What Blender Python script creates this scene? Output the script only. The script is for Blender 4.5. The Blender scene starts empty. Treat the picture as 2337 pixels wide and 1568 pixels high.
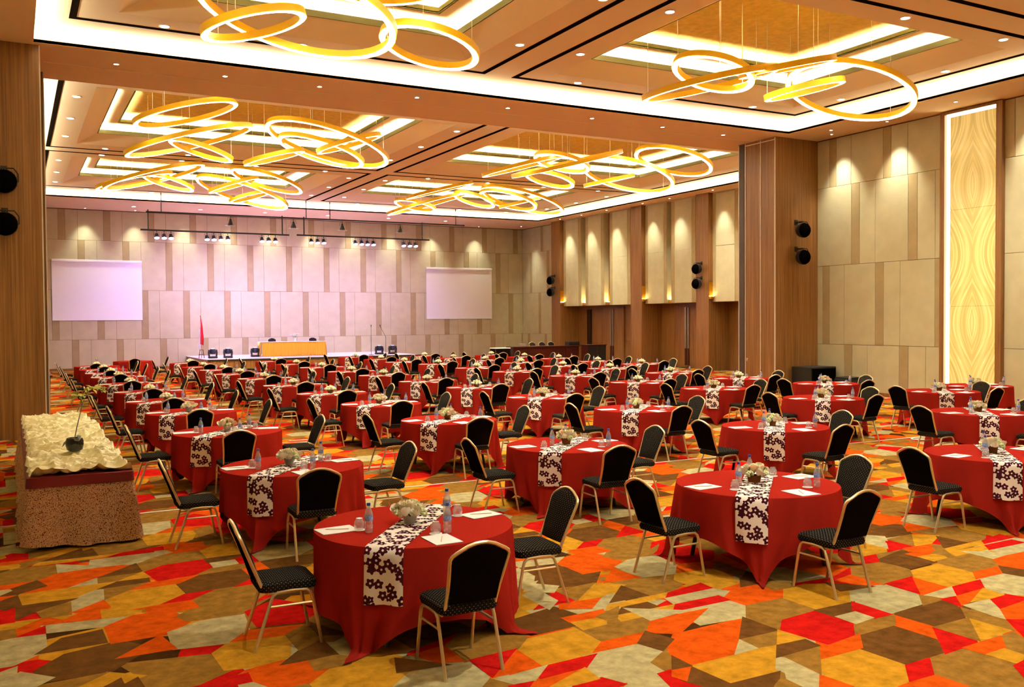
import bpy, math, random
from mathutils import Matrix, Vector
PI = math.pi
rnd = random.Random(7)
scene = bpy.context.scene
COL = scene.collection

# ------------------------------------------------------------------ camera
CAM_H = 2.35
FPX, PITCH, YAW, ROLL = 2110.786, .02518366, .49531456, -.00687867
fw = Vector((math.sin(YAW)*math.cos(PITCH), math.cos(YAW)*math.cos(PITCH), -math.sin(PITCH)))
rt = Vector((math.cos(YAW), -math.sin(YAW), 0))
up = rt.cross(fw)
rt, up = math.cos(ROLL)*rt + math.sin(ROLL)*up, -math.sin(ROLL)*rt + math.cos(ROLL)*up
cd = bpy.data.cameras.new('camera')
cd.sensor_width = 36.0
cd.lens = FPX/2337*36.0
cd.clip_end = 200
cam = bpy.data.objects.new('camera', cd)
COL.objects.link(cam)
cam.matrix_world = Matrix(((rt.x, up.x, -fw.x, 0), (rt.y, up.y, -fw.y, 0), (rt.z, up.z, -fw.z, CAM_H), (0, 0, 0, 1)))
scene.camera = cam

# ------------------------------------------------------------------ world, exposure, renderer settings
w = bpy.data.worlds.new('world'); scene.world = w; w.use_nodes = True
w.node_tree.nodes['Background'].inputs[0].default_value = (0.9, 0.7, 0.5, 1)
w.node_tree.nodes['Background'].inputs[1].default_value = 0.02
vs = scene.view_settings
vs.view_transform = 'Standard'; vs.look = 'None'; vs.gamma = 1; vs.use_curve_mapping = False
vs.exposure = 1.4
cy = scene.cycles
cy.max_bounces = 4; cy.diffuse_bounces = 3; cy.glossy_bounces = 2; cy.transmission_bounces = 3; cy.transparent_max_bounces = 8
cy.sample_clamp_indirect = 6.0; cy.use_adaptive_sampling = False
cy.caustics_reflective = False; cy.caustics_refractive = False
try: cy.use_light_tree = False
except Exception: pass
# light levels (tuned against the photograph)
P_DOWN = 235.0      # recessed downlight, W
P_BEAM = 90.0       # small spots in the beam
P_WASH = 260.0      # wall washers
P_PAR = 290.0        # purple stage cans
E_COVE = 150.0       # cove LED tape
E_COFFER = 60.0
E_RING = 9.0        # chandelier diffuser
WARM = (1.0, 1.0, .86)
WARM2 = (1.0, .80, .52)

# ------------------------------------------------------------------ small helpers
def lin(c):
    if isinstance(c, str):
        c = [int(c[i:i+2], 16)/255 for i in (1, 3, 5)]
        c = [x/12.92 if x <= .04045 else ((x+.055)/1.055)**2.4 for x in c]
    return (c[0], c[1], c[2], 1.0)
MATS = {}
def to_matte(nt):
    o = nt.nodes['Material Output']; nt.nodes.remove(nt.nodes['Principled BSDF'])
    d = nt.nodes.new('ShaderNodeBsdfDiffuse'); nt.links.new(d.outputs[0], o.inputs[0])
    return d
def mat(name, color=(.5, .5, .5), rough=.6, metal=0.0, spec=.5, var=0.0, vscale=6.0, vstretch=(1, 1, 1), emit=None, estr=0.0, sheen=0.0, bump=0.0, bscale=60.0, coat=0.0):
    if name in MATS: return MATS[name]
    m = bpy.data.materials.new(name); m.use_nodes = True
    nt = m.node_tree; b = nt.nodes['Principled BSDF']
    c = lin(color)
    matte = rough >= .72 and not metal and emit is None
    if matte: b = to_matte(nt)
    bc = 'Color' if matte else 'Base Color'
    b.inputs[bc].default_value = c
    if not matte:
        b.inputs['Roughness'].default_value = rough
        b.inputs['Metallic'].default_value = metal
        b.inputs['Specular IOR Level'].default_value = spec
        if sheen: b.inputs['Sheen Weight'].default_value = sheen
        if coat: b.inputs['Coat Weight'].default_value = coat
    if emit is not None:
        b.inputs['Emission Color'].default_value = lin(emit); b.inputs['Emission Strength'].default_value = estr
    if var or bump:
        tc = nt.nodes.new('ShaderNodeTexCoord'); mp = nt.nodes.new('ShaderNodeMapping')
        mp.inputs['Scale'].default_value = vstretch
        nt.links.new(tc.outputs['Object'], mp.inputs[0])
    if var:
        n = nt.nodes.new('ShaderNodeTexNoise'); n.inputs['Scale'].default_value = vscale; n.inputs['Detail'].default_value = 2
        nt.links.new(mp.outputs[0], n.inputs['Vector'])
        r = nt.nodes.new('ShaderNodeMapRange'); r.inputs[1].default_value = .3; r.inputs[2].default_value = .7
        r.inputs[3].default_value = 1-var; r.inputs[4].default_value = 1+var
        nt.links.new(n.outputs['Fac'], r.inputs[0])
        mx = nt.nodes.new('ShaderNodeVectorMath'); mx.operation = 'SCALE'
        mx.inputs[0].default_value = c[:3]
        nt.links.new(r.outputs[0], mx.inputs['Scale']); nt.links.new(mx.outputs[0], b.inputs[bc])
    if bump:
        n2 = nt.nodes.new('ShaderNodeTexNoise'); n2.inputs['Scale'].default_value = bscale
        nt.links.new(mp.outputs[0], n2.inputs['Vector'])
        bp = nt.nodes.new('ShaderNodeBump'); bp.inputs['Strength'].default_value = bump; bp.inputs['Distance'].default_value = .01
        nt.links.new(n2.outputs['Fac'], bp.inputs['Height']); nt.links.new(bp.outputs[0], b.inputs['Normal'])
    MATS[name] = m
    return m
def emat(name, color, strength, sample=True):
    if name in MATS: return MATS[name]
    m = bpy.data.materials.new(name); m.use_nodes = True
    nt = m.node_tree; nt.nodes.clear()
    e = nt.nodes.new('ShaderNodeEmission'); o = nt.nodes.new('ShaderNodeOutputMaterial')
    e.inputs[0].default_value = lin(color); e.inputs[1].default_value = strength
    nt.links.new(e.outputs[0], o.inputs[0])
    if not sample: m.cycles.emission_sampling = 'NONE'
    MATS[name] = m
    return m
def clearmat(name, tint, gloss=.12, alpha=.12):
    """thin clear plastic / glass: mostly see-through with a sharp reflection"""
    m = bpy.data.materials.new(name); m.use_nodes = True
    nt = m.node_tree; nt.nodes.clear()
    o = nt.nodes.new('ShaderNodeOutputMaterial'); t = nt.nodes.new('ShaderNodeBsdfTransparent'); g = nt.nodes.new('ShaderNodeBsdfGlossy')
    d = nt.nodes.new('ShaderNodeBsdfDiffuse'); a = nt.nodes.new('ShaderNodeMixShader'); bmx = nt.nodes.new('ShaderNodeMixShader')
    lw = nt.nodes.new('ShaderNodeLayerWeight'); lw.inputs[0].default_value = .35
    t.inputs[0].default_value = lin(tint); g.inputs['Roughness'].default_value = .06; d.inputs[0].default_value = (.9, .9, .95, 1)
    ad = nt.nodes.new('ShaderNodeMath'); ad.operation = 'MULTIPLY_ADD'; ad.inputs[1].default_value = .8; ad.inputs[2].default_value = gloss
    nt.links.new(lw.outputs['Facing'], ad.inputs[0])
    nt.links.new(ad.outputs[0], a.inputs[0]); nt.links.new(t.outputs[0], a.inputs[1]); nt.links.new(g.outputs[0], a.inputs[2])
    bmx.inputs[0].default_value = alpha
    nt.links.new(a.outputs[0], bmx.inputs[1]); nt.links.new(d.outputs[0], bmx.inputs[2]); nt.links.new(bmx.outputs[0], o.inputs[0])
    MATS[name] = m
    return m

class MB:
    def __init__(s): s.v = []; s.f = []; s.m = []; s.cur = 0
    def quad(s, *pts):
        i = len(s.v); s.v += [tuple(p) for p in pts]; s.f.append(tuple(range(i, i+len(pts)))); s.m.append(s.cur); return s
    def box(s, x0, x1, y0, y1, z0, z1):
        i = len(s.v)
        s.v += [(x0, y0, z0), (x1, y0, z0), (x1, y1, z0), (x0, y1, z0), (x0, y0, z1), (x1, y0, z1), (x1, y1, z1), (x0, y1, z1)]
        for f in ((0, 3, 2, 1), (4, 5, 6, 7), (0, 1, 5, 4), (1, 2, 6, 5), (2, 3, 7, 6), (3, 0, 4, 7)):
            s.f.append(tuple(i+a for a in f)); s.m.append(s.cur)
        return s
    def bbox(s, x0, x1, y0, y1, z0, z1, b):
        """box with chamfered vertical and top/bottom edges"""
        def rect(e, z): return [(x0+e, y0, z), (x1-e, y0, z), (x1, y0+e, z), (x1, y1-e, z), (x1-e, y1, z), (x0+e, y1, z), (x0, y1-e, z), (x0, y0+e, z)]
        def ins(e, z): return [(min(max(x, x0+e), x1-e), min(max(y, y0+e), y1-e), z) for x, y, z in rect(b, z)]
        rows = [ins(b, z0), rect(b, z0+b), rect(b, z1-b), ins(b, z1)]
        return s.loft(rows, closed=True, caps=True)
    def loft(s, rows, closed=True, caps=False):
        i = len(s.v); n = len(rows[0])
        for r in rows: s.v += [tuple(p) for p in r]
        for a in range(len(rows)-1):
            for k in range(n if closed else n-1):
                k2 = (k+1) % n
                s.f.append((i+a*n+k, i+a*n+k2, i+(a+1)*n+k2, i+(a+1)*n+k)); s.m.append(s.cur)
        if caps:
            s.f.append(tuple(i+k for k in reversed(range(n)))); s.m.append(s.cur)
            s.f.append(tuple(i+(len(rows)-1)*n+k for k in range(n))); s.m.append(s.cur)
        return s
    def lathe(s, prof, seg=16, c=(0, 0, 0), caps=True):
        rows = [[(c[0]+r*math.cos(2*PI*k/seg), c[1]+r*math.sin(2*PI*k/seg), c[2]+z) for k in range(seg)] for r, z in prof]
        return s.loft(rows, True, caps)
    def tube(s, path, r, seg=8, closed=False, caps=True, rx=None):
        P = [Vector(p) for p in path]; n = len(P); rows = []
        up0 = Vector((0, 0, 1)); prev = None
        for i in range(n):
            a = P[i-1] if (i > 0 or closed) else P[i]; b = P[(i+1) % n] if (i < n-1 or closed) else P[i]
            t = (b-a).normalized()
            if prev is None:
                h = up0 if abs(t.z) < .9 else Vector((1, 0, 0))
                u = t.cross(h).normalized()
            else:
                u = (prev - t*prev.dot(t)).normalized()
            prev = u; v = t.cross(u)
            rr = r[i] if isinstance(r, (list, tuple)) else r
            rows.append([P[i]+u*math.cos(2*PI*k/seg)*rr+v*math.sin(2*PI*k/seg)*rr for k in range(seg)])
        if closed: rows.append(rows[0])
        return s.loft(rows, True, caps and not closed)
    def cyl(s, a, b, r, seg=10): return s.tube([a, b], r, seg)
    def sphere(s, c, r, seg=14, rings=8, sz=1.0):
        prof = [(max(r*math.sin(PI*j/rings), 1e-4), -r*math.cos(PI*j/rings)*sz) for j in range(rings+1)]
        return s.lathe(prof, seg, c, caps=False)
    def prism(s, poly, z0, z1):
        return s.loft([[(x, y, z0) for x, y in poly], [(x, y, z1) for x, y in poly]], True, True)
    def mesh(s, name, smooth=35):
        me = bpy.data.meshes.new(name); me.from_pydata(s.v, [], s.f); me.update()
        for p, mi in zip(me.polygons, s.m): p.material_index = mi
        if smooth:
            me.shade_smooth(); me.set_sharp_from_angle(angle=math.radians(smooth))
        return me
def link(name, data, parent=None, loc=None, rz=None):
    o = bpy.data.objects.new(name, data); COL.objects.link(o)
    if parent is not None: o.parent = parent
    if loc is not None: o.location = loc
    if rz: o.rotation_euler = (0, 0, rz)
    return o
def build(name, mb, m, parent=None, loc=None, smooth=35, rz=None):
    me = mb.mesh(name, smooth)
    for x in (m if isinstance(m, (list, tuple)) else [m]): me.materials.append(x)
    return link(name, me, parent, loc, rz)
def struct(o): o['kind'] = 'structure'; return o
def tag(o, label, cat, group=None):
    o['label'] = label; o['category'] = cat
    if group: o['group'] = group
    return o
def empty(name, loc=(0, 0, 0), rz=0, label=None, cat=None, group=None):
    o = bpy.data.objects.new(name, None); COL.objects.link(o); o.location = loc; o.rotation_euler = (0, 0, rz); o.empty_display_size = .1
    if label: tag(o, label, cat, group)
    return o
def spot(name, loc, power, angle, blend=.6, target=None, color=WARM, size=.05, parent=None):
    l = bpy.data.lights.new(name, 'SPOT'); l.energy = power; l.spot_size = angle; l.spot_blend = blend; l.color = color; l.shadow_soft_size = size
    o = bpy.data.objects.new(name, l); COL.objects.link(o); o.location = loc
    if target is not None:
        d = Vector(target)-Vector(loc); o.rotation_euler = d.to_track_quat('-Z', 'Y').to_euler()
    if parent is not None:
        o.parent = parent
    return o

# ------------------------------------------------------------------ materials
M_ceil = mat('painted_ceiling', '#f2dfb8', .8)
M_soffit = mat('painted_soffit', '#eccfa6', .75)
M_lip = mat('grey_cove_edge', '#7a7858', .75)
M_gold = mat('gold_leaf_ceiling', '#dfc070', .75, var=.10, vscale=7)
M_slot = mat('dark_air_slot', '#120d09', .9)
M_led = emat('cove_led_tape', (1, .97, .80), E_COVE)
M_led2 = emat('coffer_led_tape', (1, .97, .78), E_COFFER)
M_wood = None
def woodmat(name, c1, c2, scale=1.0):
    m = bpy.data.materials.new(name); m.use_nodes = True
    nt = m.node_tree; b = nt.nodes['Principled BSDF']
    tc = nt.nodes.new('ShaderNodeTexCoord'); mp = nt.nodes.new('ShaderNodeMapping'); mp.inputs['Scale'].default_value = (28*scale, 28*scale, .45)
    nt.links.new(tc.outputs['Object'], mp.inputs[0])
    n = nt.nodes.new('ShaderNodeTexNoise'); n.inputs['Scale'].default_value = 1.0; n.inputs['Detail'].default_value = 5; n.inputs['Roughness'].default_value = .7
    nt.links.new(mp.outputs[0], n.inputs['Vector'])
    r = nt.nodes.new('ShaderNodeValToRGB'); r.color_ramp.elements[0].position = .3; r.color_ramp.elements[1].position = .72
    r.color_ramp.elements[0].color = lin(c1); r.color_ramp.elements[1].color = lin(c2)
    nt.links.new(n.outputs['Fac'], r.inputs[0]); nt.links.new(r.outputs[0], b.inputs['Base Color'])
    b.inputs['Roughness'].default_value = .38; b.inputs['Specular IOR Level'].default_value = .35
    MATS[name] = m
    return m
M_wood = woodmat('walnut_veneer', '#643c18', '#9c7040')
M_woodd = woodmat('dark_mahogany', '#2a0a06', '#4a150c')
M_stagefront = woodmat('stage_fascia', '#6b3f1c', '#b98a4e', .4)
M_panel = mat('beige_fabric_panel', '#c2b892', .9, var=.06, vscale=2.2)
M_strip = mat('taupe_fabric_strip', '#a8956c', .9, var=.06, vscale=3)
M_gap = mat('panel_joint_shadow_line', '#6b4f30', .9)
M_metal = mat('brushed_steel_trim', '#e6dfd0', .4, metal=.25)
M_brass = mat('brushed_brass', '#c8922e', .3, metal=1.0)
M_ring = mat('gold_ring_band', '#ffce12', .45, spec=.5)
M_ringled = emat('ring_led_diffuser', (1, .93, .74), E_RING, sample=False)
M_black = mat('matt_black', '#050404', .6)
M_blackg = mat('black_speaker_grille', '#060505', .75, var=.4, vscale=200)
M_dldisc = emat('downlight_lens', (1, .95, .85), 14.0, sample=False)
M_dlrim = mat('white_downlight_ring', '#efe6d8', .5)
M_screen = mat('matt_white_screen', '#f4efe8', .9)
M_white = mat('white_plastic', '#f2f0ea', .5)
M_frame = mat('champagne_tube', '#e4d2a2', .3, metal=.75)
M_foot = mat('black_rubber_foot', '#141210', .8)

# ------------------------------------------------------------------ room dimensions
ZC, ZR = 8.0, 8.3                       # soffit and raised ceiling
NX0, NX1, NY0, NY1 = -1.3, 22.8, -7.0, 21.15
FX0, FX1, FY1 = -2.2, 28.75, 50.6
BY0, BY1 = 21.0, 24.0                   # ceiling beam between the two halls

# ------------------------------------------------------------------ floor: patchwork carpet
PAL = ['#a81612', '#bd4a10', '#b07e22', '#a4966c', '#54361a', '#7c5a26', '#3a2412', '#9c6618']
def carpetmat(i, hexc):
    m = bpy.data.materials.new('carpet_wool_%s' % ['red', 'orange', 'gold', 'beige', 'brown', 'olive', 'umber', 'ochre'][i]); m.use_nodes = True
    nt = m.node_tree; b = to_matte(nt)
    tc = nt.nodes.new('ShaderNodeTexCoord')
    n = nt.nodes.new('ShaderNodeTexNoise'); n.inputs['Scale'].default_value = 9; n.inputs['Detail'].default_value = 3; n.inputs['Roughness'].default_value = .65
    nt.links.new(tc.outputs['Object'], n.inputs['Vector'])
    r = nt.nodes.new('ShaderNodeMapRange'); r.inputs[1].default_value = .3; r.inputs[2].default_value = .7; r.inputs[3].default_value = .72; r.inputs[4].default_value = 1.28
    nt.links.new(n.outputs['Fac'], r.inputs[0])
    mx = nt.nodes.new('ShaderNodeVectorMath'); mx.operation = 'SCALE'; mx.inputs[0].default_value = lin(hexc)[:3]
    nt.links.new(r.outputs[0], mx.inputs['Scale']); nt.links.new(mx.outputs[0], b.inputs['Color'])
    return m
CARPET = [carpetmat(i, h) for i, h in enumerate(PAL)]
CARPET_TILE = [  # one 4 m x 4 m repeat of the woven pattern: colour, outline
(0,(5.24,5.31),(5.63,5.33),(5.65,4.94),(5.47,4.77),(5.14,4.72),(5.06,5.14)),
(1,(5.05,4.74),(5.14,4.72),(5.47,4.77),(5.27,4.57),(4.87,4.56)),
(4,(4.83,4.92),(5.05,4.94),(5.04,4.75),(4.64,4.73)),
(5,(4.64,4.73),(5.04,4.75),(4.66,4.38),(4.68,4.69)),
(3,(4.63,4.72),(4.68,4.69),(4.66,4.37),(4.50,4.21),(4.47,4.56)),
(2,(4.86,4.55),(5.26,4.56),(5.27,4.18),(5.08,4.00),(4.73,3.97),(4.59,4.29)),
(1,(4.63,4.33),(4.66,4.11),(4.50,4.05),(4.39,4.11)),
(2,(5.03,5.12),(5.07,4.91),(4.83,4.92)),
(2,(4.02,4.89),(4.42,4.90),(4.82,4.92),(4.45,4.55),(4.02,4.53)),
(4,(3.99,4.89),(4.02,4.53),(3.91,4.43),(3.80,4.71)),
(4,(4.04,4.52),(4.43,4.52),(4.18,4.28),(3.94,4.41)),
(1,(3.87,4.91),(3.99,4.89),(3.82,4.72),(3.79,4.81)),
(4,(4.00,5.08),(4.00,4.90),(3.87,4.91)),
(1,(5.01,5.48),(4.43,4.92),(4.01,4.89),(4.00,5.08),(4.08,5.23),(4.29,5.44)),
(4,(5.01,5.48),(5.03,5.12),(4.64,5.11)),
(5,(5.01,5.11),(4.82,4.92),(4.62,4.94),(4.64,5.11)),
(3,(4.63,5.10),(4.62,4.93),(4.43,4.92)),
(3,(4.66,5.88),(5.20,5.88),(5.22,5.71),(5.02,5.49),(4.62,5.52)),
(0,(4.66,5.88),(4.79,6.02),(5.21,6.03),(5.21,5.89)),
(1,(5.36,6.15),(5.80,6.24),(5.83,5.91),(5.65,5.73),(5.23,5.72),(5.22,6.02)),
(5,(5.21,5.70),(5.63,5.70),(5.64,5.35),(5.24,5.31),(5.04,5.13),(5.03,5.50)),
(2,(5.83,5.91),(6.11,5.91),(6.33,5.81),(6.30,5.55),(6.09,5.37),(5.64,5.35),(5.64,5.72)),
(4,(5.65,5.34),(6.07,5.34),(5.87,5.16),(5.66,5.15)),
(0,(6.07,5.34),(6.08,4.98),(5.89,4.98),(5.88,5.16)),
(3,(5.67,5.14),(5.88,5.15),(5.88,4.99),(5.67,4.96)),
(3,(6.30,5.56),(6.71,5.57),(6.71,5.19),(6.48,4.99),(6.10,4.99),(6.09,5.36)),
(4,(6.10,4.97),(6.52,5.01),(6.78,5.02),(6.71,4.79),(6.52,4.62),(6.11,4.61)),
(5,(5.67,4.96),(6.09,4.97),(5.89,4.79),(5.47,4.77)),
(1,(6.08,4.96),(6.11,4.61),(5.91,4.41),(5.89,4.79)),
(4,(5.47,4.76),(5.87,4.78),(5.90,4.41),(5.69,4.21),(5.30,4.19),(5.27,4.57)),
(0,(6.09,4.59),(6.12,4.24),(5.71,4.21)),
(5,(6.12,4.60),(6.51,4.61),(6.14,4.26)),
(2,(6.52,4.62),(6.54,4.28),(6.13,4.25)),
(5,(6.71,4.79),(6.73,4.46),(6.56,4.28),(6.54,4.63)),
(3,(6.79,4.83),(7.15,4.84),(6.74,4.46)),
(0,(7.14,4.84),(7.35,4.86),(7.42,4.70),(6.98,4.65)),
(1,(6.98,4.65),(7.42,4.70),(6.90,4.33),(6.75,4.44)),
(0,(6.74,4.43),(6.90,4.33),(6.38,4.00)),
(5,(6.33,4.22),(6.51,4.23),(6.40,4.05),(6.17,3.91),(6.13,4.05)),
(1,(5.92,4.21),(6.34,4.23),(6.14,4.06),(5.94,4.04)),
(5,(5.67,4.20),(5.91,4.21),(5.96,3.83),(5.73,3.65),(5.30,3.75),(5.29,4.00),(5.50,4.19)),
(2,(5.94,4.04),(6.13,4.05),(6.13,3.91),(5.96,3.83)),
(0,(5.27,4.18),(5.50,4.19),(5.29,4.00),(5.08,4.00)),
(1,(4.94,3.96),(5.28,3.99),(5.30,3.75),(4.94,3.71)),
(0,(5.89,3.82),(6.08,3.85),(5.74,3.64)),
(0,(6.75,5.57),(7.11,5.60),(6.75,5.24)),
(1,(7.11,5.60),(7.11,5.23),(6.74,5.23)),
(2,(7.26,5.74),(7.80,5.78),(7.70,5.38),(7.59,5.28),(7.12,5.24),(7.11,5.60)),
(5,(6.88,6.09),(7.32,6.11),(7.31,5.79),(7.13,5.61),(6.71,5.57),(6.69,5.90)),
(0,(6.46,5.93),(6.85,6.08),(6.70,5.94),(6.43,5.88)),
(1,(6.43,5.88),(6.70,5.91),(6.69,5.58),(6.53,5.65)),
(4,(6.32,5.85),(6.50,5.66),(6.58,5.57),(6.24,5.61)),
(0,(7.29,6.30),(7.48,6.31),(7.30,6.12),(7.11,6.14)),
(4,(7.34,6.16),(7.85,6.30),(7.92,6.00),(7.75,5.83),(7.37,5.81),(7.32,6.11)),
(2,(7.85,6.79),(7.89,6.50),(7.72,6.35),(7.33,6.34),(7.46,6.50)),
(3,(8.01,7.00),(8.19,6.80),(8.06,6.66),(7.87,6.80)),
(0,(8.11,6.70),(8.12,6.37),(7.70,6.33)),
(5,(8.12,6.69),(8.51,6.71),(8.12,6.37)),
(4,(8.29,7.24),(8.66,7.34),(8.83,7.08),(8.54,6.73),(8.14,6.76),(8.10,6.99)),
(1,(7.95,6.34),(8.31,6.32),(8.10,6.13),(7.89,6.23)),
(2,(8.51,6.71),(8.72,6.53),(8.31,6.32),(8.12,6.37)),
(4,(8.68,6.51),(8.71,6.18),(8.34,6.18)),
(5,(8.61,6.84),(9.17,6.73),(9.40,6.45),(8.96,6.17),(8.74,6.20),(8.71,6.53)),
(0,(8.94,6.16),(9.32,6.24),(9.31,6.08),(8.84,6.06)),
(2,(8.31,6.13),(8.91,6.17),(8.82,6.06),(8.22,6.03)),
(3,(8.81,6.04),(9.31,6.08),(9.38,5.93),(8.96,5.66),(8.73,5.70)),
(3,(8.35,5.98),(8.73,5.70),(8.35,5.65)),
(5,(7.99,6.01),(8.35,5.98),(8.36,5.65),(8.18,5.46),(7.76,5.45),(7.76,5.84)),
(1,(8.36,5.65),(8.90,5.65),(8.35,5.30),(8.16,5.43)),
(1,(7.76,5.43),(8.16,5.44),(7.98,5.28),(7.59,5.28)),
(4,(8.15,5.44),(8.22,5.22),(8.02,5.08),(7.96,5.27)),
(3,(7.56,5.25),(7.96,5.26),(8.02,5.08),(7.52,4.77),(7.32,4.86),(7.34,5.05)),
(0,(7.13,5.22),(7.55,5.24),(7.35,5.06),(6.93,5.02)),
(3,(6.71,5.17),(7.13,5.22),(6.92,5.02),(6.66,5.08)),
(5,(6.71,5.19),(6.79,5.03),(6.52,5.01)),
(0,(6.77,5.03),(6.92,5.02),(6.74,4.84)),
(1,(6.93,5.02),(7.34,5.05),(6.95,4.88),(6.75,4.85)),
(2,(7.34,5.05),(7.32,4.86),(7.16,4.85),(6.94,4.87)),
(1,(2.81,5.29),(2.99,5.48),(2.98,5.10),(2.86,5.02),(2.68,5.12)),
(3,(3.80,6.85),(3.98,6.97),(3.97,6.60),(3.80,6.44)),
(1,(3.79,6.18),(4.15,6.20),(4.09,6.06),(3.79,6.07)),
(2,(3.79,6.07),(4.09,6.06),(3.98,5.89),(3.78,5.87)),
(5,(4.03,6.07),(4.31,6.19),(4.07,5.87)),
(4,(4.21,6.04),(4.58,6.40),(4.60,6.04)),
(2,(4.20,6.02),(4.78,6.02),(4.67,5.90),(4.16,5.89)),
(1,(4.62,6.83),(4.93,7.16),(4.99,6.82)),
(1,(4.60,7.62),(4.82,7.78),(5.09,7.80),(5.18,7.40),(4.98,7.18),(4.61,7.18)),
(3,(5.01,7.22),(5.25,7.36),(5.59,7.40),(5.54,6.97),(5.36,6.76),(4.99,6.82)),
(2,(5.33,6.72),(5.60,6.83),(5.78,6.67),(5.67,6.28),(5.53,6.17),(5.23,6.23),(5.22,6.59)),
(5,(5.13,7.60),(5.45,7.91),(5.74,7.98),(5.88,7.72),(5.59,7.40),(5.19,7.42)),
(0,(5.63,7.43),(5.92,7.64),(6.20,7.23),(5.95,6.96),(5.63,7.02)),
(4,(4.29,7.47),(4.55,7.53),(4.56,7.21),(4.12,7.20)),
(3,(4.18,7.86),(4.75,7.78),(4.56,7.61),(4.17,7.66)),
(1,(4.27,7.88),(4.58,8.20),(4.57,7.83)),
(3,(4.37,8.36),(4.58,8.60),(4.58,8.22),(4.37,8.07)),
(5,(4.14,8.29),(4.38,8.42),(4.37,8.07),(4.18,8.08)),
(4,(3.97,8.46),(4.32,8.43),(4.13,8.28),(3.97,8.10)),
(3,(3.88,7.66),(4.17,7.63),(4.17,7.24),(3.97,7.04),(3.89,7.04)),
(1,(5.39,6.77),(5.55,6.96),(5.93,6.89),(5.77,6.72)),
(5,(5.77,6.71),(5.96,6.87),(5.96,6.51),(5.77,6.37)),
(4,(5.76,6.34),(5.96,6.50),(5.97,6.14),(5.59,6.14)),
(5,(5.78,6.10),(5.96,6.12),(6.04,6.04),(5.99,5.92),(5.77,5.92)),
(0,(3.87,8.37),(3.97,8.45),(3.97,8.09),(3.87,8.08)),
(2,(3.87,8.07),(4.11,8.06),(4.15,8.06),(3.97,7.87),(3.88,7.87)),
(0,(4.00,7.67),(4.17,7.83),(4.17,7.66)),
(5,(3.88,7.87),(3.97,7.86),(3.98,7.68),(3.88,7.66)),
]
def clip(poly, px, py, nx, ny):
    out = []; n = len(poly)
    for i in range(n):
        a = poly[i]; b = poly[(i+1) % n]
        da = (a[0]-px)*nx+(a[1]-py)*ny; db = (b[0]-px)*nx+(b[1]-py)*ny
        if da <= 0: out.append(a)
        if (da < 0 < db) or (db < 0 < da):
            t = da/(da-db); out.append((a[0]+t*(b[0]-a[0]), a[1]+t*(b[1]-a[1])))
    return out
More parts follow.
